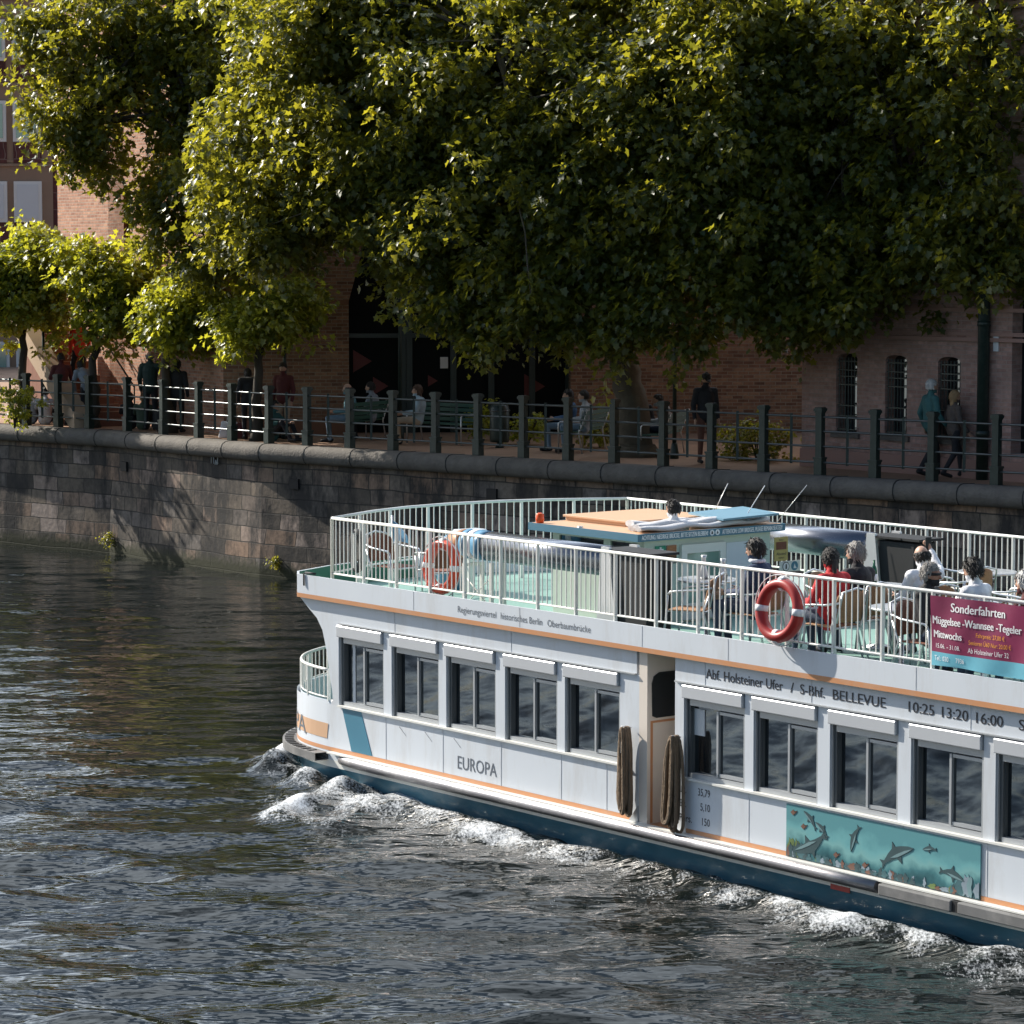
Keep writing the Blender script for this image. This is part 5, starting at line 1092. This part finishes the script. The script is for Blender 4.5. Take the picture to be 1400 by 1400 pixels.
def finish_people():
    dg = C.evaluated_depsgraph_get()
    for raw, seg, sc_, label, loc, heading, hair, style, H, hc, detail, group, extra in PEOPLE:
        me = D.meshes.new_from_object(raw.evaluated_get(dg)); mats = list(raw.data.materials); D.objects.remove(raw)
        n = len(me.polygons); cen = np.empty(n*3, dtype=np.float32); me.polygons.foreach_get('center', cen); cen = cen.reshape(-1, 3)/sc_
        best = np.full(n, 9.); idx = np.zeros(n, dtype=np.int32); R_ = {'top': 0, 'legs': 1, 'skin': 2, 'shoe': 3}
        for a, c, r, reg in seg:
            a = np.array(a); c = np.array(c); d = c-a; t = np.clip(((cen-a)@d)/max(d@d, 1e-9), 0, 1); dd = np.linalg.norm(cen-a-t[:, None]*d, axis=1)-r
            k = dd < best; best[k] = dd[k]; idx[k] = R_[reg]
        me.materials.clear(); [me.materials.append(x) for x in mats]; me.polygons.foreach_set('material_index', idx); me.polygons.foreach_set('use_smooth', np.ones(n, dtype=bool))
        t = thing('person', label, 'person', loc, heading, group); o = link(D.objects.new('body', me), t); o.name = 'body'
        hm = M.get(hair[0]) or M.setdefault(hair[0], mat(hair[0], hair[1], .55, var=.45, vs=25, bump=1, bs=110, stretch=(1, 1, .25))); b = MB(); q = random.Random(hash(label) % 999); b.ell((0, 0, 0), (1, 1, 1), None, 40, 26); vs = []; ph = [q.uniform(0, 6) for _ in range(6)]; thick = {'tuft': .13, 'long': .08, 'tail': .05}.get(style, .05)
        for x, y, z in b.v:
            p = Vector((x*.109-.012, y*.089, z*.125+.012)); j = 1+thick*.5+thick*.6*math.sin(9*y+7*z+ph[0])*math.sin(8*x-6*z+ph[1])+thick*.35*math.sin(21*y+17*x+ph[2])*math.sin(19*z+ph[3])+q.uniform(-.02, .02); k = 1.; hl = .012*math.sin(14*y+ph[4])
            if p.x > .045+hl and p.z < .055+hl: k = .72
            elif p.x > .0+hl and p.z < .015: k = .72
            if p.z < -.055 and style != 'long': k = .72
            if style == 'bald' and p.z > .055: k = .80
            vs.append(tuple((hc+H @ (p*k*(j if k == 1 else 1)))*sc_))
        b.v = vs
        for _ in range(420 if detail else 120):
            d_ = Vector((q.gauss(0, 1), q.gauss(0, 1), q.gauss(0, 1))).normalized()
            p = Vector((d_.x*.112-.012, d_.y*.092, d_.z*.128+.012))
            if (p.x > .05 and p.z < .06) or (p.x > 0 and p.z < .02) or (p.z < -.05 and style != 'long') or (style == 'bald' and p.z > .04): continue
            fl = (Vector((-.5, d_.y*.6, -.9))+Vector((q.gauss(0, .35), q.gauss(0, .35), q.gauss(0, .35)))); fl = (fl-d_*fl.dot(d_)).normalized(); L_ = q.uniform(.03, .07)*(1.4 if style in ('tuft', 'long') else .8); sd_ = d_.cross(fl)*.007
            e = p+fl*L_+d_*q.uniform(-.004, .016)*(1.6 if style == 'tuft' else 1); mid = p+fl*L_*.5+d_*.008
            b.add([(hc+H @ x)*sc_ for x in (p-sd_, p+sd_, mid+sd_, mid-sd_, e)], [(0, 1, 2, 3), (3, 2, 4)])
        if style == 'long': b.capsule((hc+H @ Vector((-.06, 0, -.02)))*sc_, (hc+H @ Vector((-.075, 0, -.21)))*sc_, .075*sc_, .05*sc_, 12, (.6, 1), (1, 0, 0))
        if style == 'tail': b.capsule((hc+H @ Vector((-.10, 0, .0)))*sc_, (hc+H @ Vector((-.12, 0, -.20)))*sc_, .04*sc_, .018*sc_, 12)
        if style == 'cap': b.capsule((hc+H @ Vector((.07, 0, .055)))*sc_, (hc+H @ Vector((.14, 0, .045)))*sc_, .06*sc_, .05*sc_, 12, (.2, 1), (0, 0, 1))
        b.build('hair', hm, t)
        if detail:
            for s in (-1, 1):
                e_ = MB(); e_.ell((hc+H @ Vector((.089, .031*s, .012)))*sc_, (.009*sc_, .013*sc_, .008*sc_), H, 10, 6); e_.build('eye', M['ink'], t)
        if extra: extra(t, H, hc, sc_)
    PEOPLE.clear()
WH = ('white_shirt', (.74, .75, .78)); BLK = ('black_cloth', (.018, .018, .022)); NAVY = ('navy_jacket', (.03, .05, .10)); REDJ = ('red_jacket', (.50, .02, .025)); GREY = ('grey_cloth', (.25, .27, .30)); LGREY = ('light_grey_cloth', (.42, .44, .47)); DJ = ('dark_jeans', (.03, .045, .08)); BEI = ('beige_cloth', (.50, .38, .27)); MAR = ('maroon_cloth', (.10, .02, .02)); OLV = ('olive_cloth', (.06, .09, .06)); TEALC = ('teal_coat', (.04, .13, .13)); ORG = ('orange_red_shirt', (.75, .05, .02)); BLU = ('blue_cloth', (.05, .12, .24)); JNS = ('pale_jeans', (.20, .28, .36))
HB = ('dark_hair', (.018, .014, .012)); HG = ('grey_hair', (.28, .26, .24)); HW = ('white_hair', (.62, .60, .58)); HBR = ('brown_hair', (.10, .05, .025)); HBL = ('blond_hair', (.38, .24, .12))
def bp(label, x, y, rz, *a, **k): person(label, BL(x, y, DK), BROT+rz, *a, detail=True, group='passengers on the upper deck', **k)
person('captain in a white shirt with short dark hair showing above the wheelhouse roof', BL(-.10, 2.25, DK+.012), BROT+PI, CAPT, WH, BLK, HB, scale=.92, detail=True, mod=dict(elbL=(.10, .27, 1.0), wriL=(.36, .15, 1.0), elbR=(.10, -.27, 1.0), wriR=(.36, -.15, 1.0)))
def scarf(t, H, hc, s):
    m = MB(); m.tube([(hc+Vector((-.03+.075*math.cos(a), .075*math.sin(a), -.115))) for a in np.linspace(0, 2*PI, 17)[:-1]], .024, 8, closed=True); m.build('collar', M['white_shirt'], t)
bp('dark haired passenger in a navy jacket with a white collar facing the bow', 2.72, 1.0, PI+.35, SIT, NAVY, DJ, HB, style='tuft', extra=scarf, nod=.1)
def straps(t, H, hc, s):
    m = MB(); m.tube([(-.155, .10, .76), (-.165, .07, .9), (-.09, .05, 1.01)], .025, 6, flat=(.4, 1)); m.build('orange_trim', cmat('orange_trim', (.85, .12, .02)), t)
bp('passenger in a bright red jacket with a dark ponytail seated behind the dark red ring', 3.95, .98, PI, SIT, REDJ, DJ, HB, style='tail', yaw=-.3, extra=straps)
bp('grey haired passenger in black beside the passenger in the red jacket', 3.72, 1.6, PI, SIT, BLK, DJ, HG, yaw=.2, nod=.05, style='tuft')
def phone(t, H, hc, s):
    m = MB(); m.box(.345, .36, -.33, -.25, 1.17, 1.33); o = m.build('phone', M['black'], t, bevel=.006)
bp('bald passenger in a white shirt raising a phone with one arm', 4.3, 2.08, PI-.25, SIT, WH, DJ, HB, style='bald', mod=dict(elbR=(.13, -.30, .98), wriR=(.30, -.30, 1.16), hed=(.03, 0, 1.15)), extra=phone, nod=.25)
def shades(t, H, hc, s):
    m = MB(); m.tube([hc+H @ Vector((.0, .085, .015)), hc+H @ Vector((.09, .06, .015)), hc+H @ Vector((.108, 0, .015)), hc+H @ Vector((.09, -.06, .015)), hc+H @ Vector((.0, -.085, .015))], .014, 6, flat=(1, .4)); m.build('sunglasses', M['black'], t)
bp('grey haired man in black wearing sunglasses and facing the stern', 5.66, .78, .35, SIT, BLK, DJ, HG, skin='skind', extra=shades, mod=dict(hed=(.0, 0, 1.15)))
bp('dark haired passenger in a white top facing the bow beside the man in sunglasses', 5.72, 1.36, PI+.15, SIT, WH, DJ, HB, nod=.2, style='tuft')
bp('white haired passenger in a dark red top at the right edge above the banner', 6.92, .85, PI+.1, SIT, MAR, DJ, HW, style='tuft')
def gp(label, u, v, head, *a, dy=0, z=0, **k): p = prom(u, v, .95); person(label, (p.x, p.y+dy, PROM+.003+z), head, *a, group='people on the promenade', **k)
LFT = PI
gp('standing person in a maroon jacket behind the second railing panel at the left', 85, 590, 1.9, STAND, MAR, BLK, HB, nod=.35, mod=dict(elbL=(.08, .25, 1.14), wriL=(.26, .1, 1.12), elbR=(.08, -.25, 1.14), wriR=(.26, -.1, 1.12)))
gp('person in a grey shirt sitting on the ground furthest left by the railing', 42, 584, 1.5, GROUND, LGREY, BLK, HB); gp('person in a white shirt sitting on the ground beside the leftmost lamp pole', 62, 588, 1.6, GROUND, WH, BLK, HB)
gp('person in a pale blue grey jacket stooping beside the second street tree', 120, 592, 2.2, STAND, GREY, BLK, HB, mod=dict(chs=(.14, 0, 1.24), nek=(.24, 0, 1.36), hed=(.34, 0, 1.46), shoL=(.2, .175, 1.3), shoR=(.2, -.175, 1.3), elbL=(.28, .22, 1.05), elbR=(.28, -.22, 1.05), wriL=(.38, .12, .86), wriR=(.38, -.12, .86)))
stp = Vector((-9.75, 70.3, PROM))+Vector((-.5, .866, 0))*1.45+Vector((-.866, -.5, 0))*.1
person('person in a bright orange red shirt climbing the stair', (stp.x, stp.y, PROM+.165*5+.016), 2.1, STAND, ORG, BLK, HB, mod=dict(kneL=(.2, .1, .62), ankL=(.14, .1, .26), toeL=(.3, .11, .22)), group='people on the promenade')
gp('broad man in a dark green jacket standing with an arm round a companion', 206, 590, 1.35, STAND, ('dark_green_jacket', (.015, .035, .03)), BLK, HG, style='bald', scale=1.08, mod=dict(elbR=(-.02, -.36, 1.36), wriR=(.02, -.55, 1.30)))
gp('dark clothed companion standing behind the slanting tree trunk', 243, 593, 1.4, STAND, BLK, BLK, HB, scale=.98)
gp('dark haired child in black sitting on the ground with a pale bag', 178, 598, 1.6, GROUND, BLK, BLK, HB, scale=.95); gp('blond child in olive sitting on the ground below the couple', 196, 600, 1.5, GROUND, OLV, BLK, HBL, scale=.95); gp('person in black crouched on the ground beneath the couple', 219, 600, 1.0, GROUND, BLK, BLK, HB, scale=.8)
gp('person in black standing behind the fourth street tree', 340, 604, 1.7, STAND, BLK, BLK, HB, scale=.95, mod=dict(chs=(.08, 0, 1.28), nek=(.15, 0, 1.42), hed=(.24, 0, 1.52)))
gp('person in a dark red shirt and pale trousers leaning by the dark brick wall', 388, 600, -1.9, STAND, MAR, BEI, HB, scale=.98, nod=.2); gp('person in teal crouching in front of the dark red shirted person', 372, 603, -.6, GROUND, TEALC, BLK, HB, scale=1.0)
# benches
def make_bench(label):
    t = thing('park_bench', label, 'bench'); sl_ = M['benchgreen']
    m = MB()
    for i in range(4): m.box(-.2+i*.11, -.11+i*.11, -.8, .8, .44, .465)
    m.build('seat', sl_, t)
    m = MB()
    for i in range(4): m.add([(x-.24-.04*i, y, z+.50+.1*i) for z in (0, .08) for y in (-.8, .8) for x in (0, .022)], [(0, 2, 3, 1), (4, 5, 7, 6), (0, 1, 5, 4), (2, 6, 7, 3), (0, 4, 6, 2), (1, 3, 7, 5)])
    m.build('backrest', sl_, t)
    for s in (-1, 1):
        m = MB(); m.tube([(.24, .78*s, 0), (.24, .78*s, .62), (.20, .78*s, .66), (-.22, .78*s, .66), (-.30, .78*s, .9)], .018, 7); m.tube([(-.28, .78*s, 0), (-.2, .78*s, .44), (-.38, .78*s, .92)], .018, 7); m.build('side_frame', M['alu'], t)
    return t
b0 = make_bench('green slatted bench seen end on with a bald man on it'); BG = 'green benches along the promenade'; b0['group'] = BG
def pb(u, v, rz, o=None, label=None):
    p = prom(u, v, 1.2)
    if o is None: b0.location = p; b0.rotation_euler = (0, 0, rz)
    else: dup(b0, p, rz, label, BG)
    return p
pb(488, 603, PI-.5); pb(603, 607, -PI*.72, 1, 'empty green slatted bench between the brown haired woman and the litter bin'); pb(795, 617, PI-.35, 1, 'green bench in the shade under the seated pair'); pb(905, 622, PI-.3, 1, 'dark bench under the person in the grey hoodie')
gp('bald man in a teal shirt sitting on the end on bench', 476, 605, LFT, SIT, ('teal_shirt', (.10, .22, .26)), JNS, HB, style='bald'); gp('dark haired person in a patterned top seated behind the bald man', 507, 602, LFT-.3, SIT, GREY, BLK, HB)
gp('brown haired woman in a flowered top and beige trousers facing left', 571, 608, LFT, SIT, ('flowered_top', (.40, .50, .56)), BEI, HBR, style='long', dy=.02); 
gp('woman in a blue top and sunglasses on the shaded bench holding a white cup', 777, 617, LFT, SIT, BLU, JNS, HB, style='long'); gp('person in a light grey top on the shaded bench beside the woman in blue', 798, 619, LFT, SIT, LGREY, JNS, HB)
gp('dark clothed person with white shoes facing the river', 876, 620, -PI/2-.1, SIT, BLK, BLK, HB, shoe='white_shirt'); gp('person in a grey hoodie seated with the back to the big tree trunk', 908, 622, LFT, SIT, LGREY, DJ, HB, mod=dict(chs=(.02, 0, .86), nek=(.08, 0, 1.0), hed=(.14, 0, 1.12)))
gp('man in a dark jacket and cap standing in the deep shade under the tree', 964, 634, -1.3, STAND, BLK, ('rust_trousers', (.14, .06, .04)), HB, style='cap', nod=.4, scale=1.03)
WALK = dict(mod=dict(kneL=(.18, .1, .52), ankL=(.22, .1, .10), toeL=(.38, .11, .06), kneR=(-.02, -.1, .5), ankR=(-.25, -.1, .14), toeR=(-.10, -.11, .05), elbL=(-.08, .24, 1.13), wriL=(.02, .26, .9), elbR=(.02, -.24, 1.13), wriR=(.18, -.24, .94)))
gp('grey haired man in a teal open coat walking beside the brick house', 1271, 652, .35, STAND, TEALC, BLK, HW, scale=1.04, **WALK); gp('shorter blond woman in a brown coat walking beside the man in the teal coat', 1303, 654, .3, STAND, ('brown_coat', (.09, .07, .06)), BLK, HBL, scale=.93, style='long', **WALK)
finish_people()
# ------------------------------------------------------------------ small promenade furniture
p = prom(683, 612); t = thing('litter_bin', 'dark round litter bin on a foot between two shrubs', 'bin', p); m = MB(); m.lathe([(.2, .12), (.21, .2), (.21, .82), (.19, .9), (.17, .92)], (0, 0, 0), 20); m.build('drum', M['iron'], t); m = MB(); m.lathe([(.225, .78), (.225, .81)], (0, 0, 0), 20); m.build('hoop', M['rail'], t); m = MB(); m.lathe([(.1, 0), (.05, .12)], (0, 0, 0), 12); m.build('foot', M['iron'], t)
PG = 'slender iron poles on the promenade'
for u, v, z1, lab in ((61, 591, 5.7, 'slender dark pole at the left between the first two street trees'), (390, 600, 5.6, 'slender green pole in front of the dark brick wall'), (547, 601, 7.5, 'slender green pole in front of the dark glazed arch'), (922, 627, 7.5, 'slender dark pole under the big tree right of the grey hoodie')):
    p = prom(u, v, 1.3); t = thing('iron_pole', lab, 'pole', p, 0, PG); h_ = z1-PROM; m = MB(); m.tube([(0, 0, 0), (0, 0, h_)], [.045, .035], 10); m.build('shaft', M['iron'], t); m = MB(); m.lathe([(.09, 0), (.09, .12), (.06, .3), (.05, .32)], (0, 0, 0), 12); m.build('collar', M['iron'], t); m = MB(); m.lathe([(.05, 0), (.055, .03), (.02, .06)], (0, 0, h_), 12); m.build('cap', M['iron'], t)
for u, v, mt, lab, s in ((313, 601, 'white_shirt', 'white plastic bag on the promenade behind the railing', .24), (325, 603, 'maroon_cloth', 'dark red bag beside the white bag', .22)):
    p = prom(u, v, .8); t = thing('carrier_bag', lab, 'bag', p+Vector((0, .1, 0))); m = MB(); m.prism([(-s, 0), (s, 0), (s*.8, s*1.4), (s*.3, s*1.7), (-s*.2, s*1.5), (-s*.7, s*1.6)], lambda a, b, q_: Vector((a, q_*(1-.3*b/s/1.7), b)), -s*.5, s*.5); m.build('sack', M[mt], t, bevel=.03); m = MB(); m.tube([(-.06, 0, s*1.4), (-.03, 0, s*2.1), (.03, 0, s*2.1), (.06, 0, s*1.4)], .008, 5); m.build('handle', M[mt], t)
print('faces', sum(len(o.data.polygons) for o in SC.objects if o.type == 'MESH'))
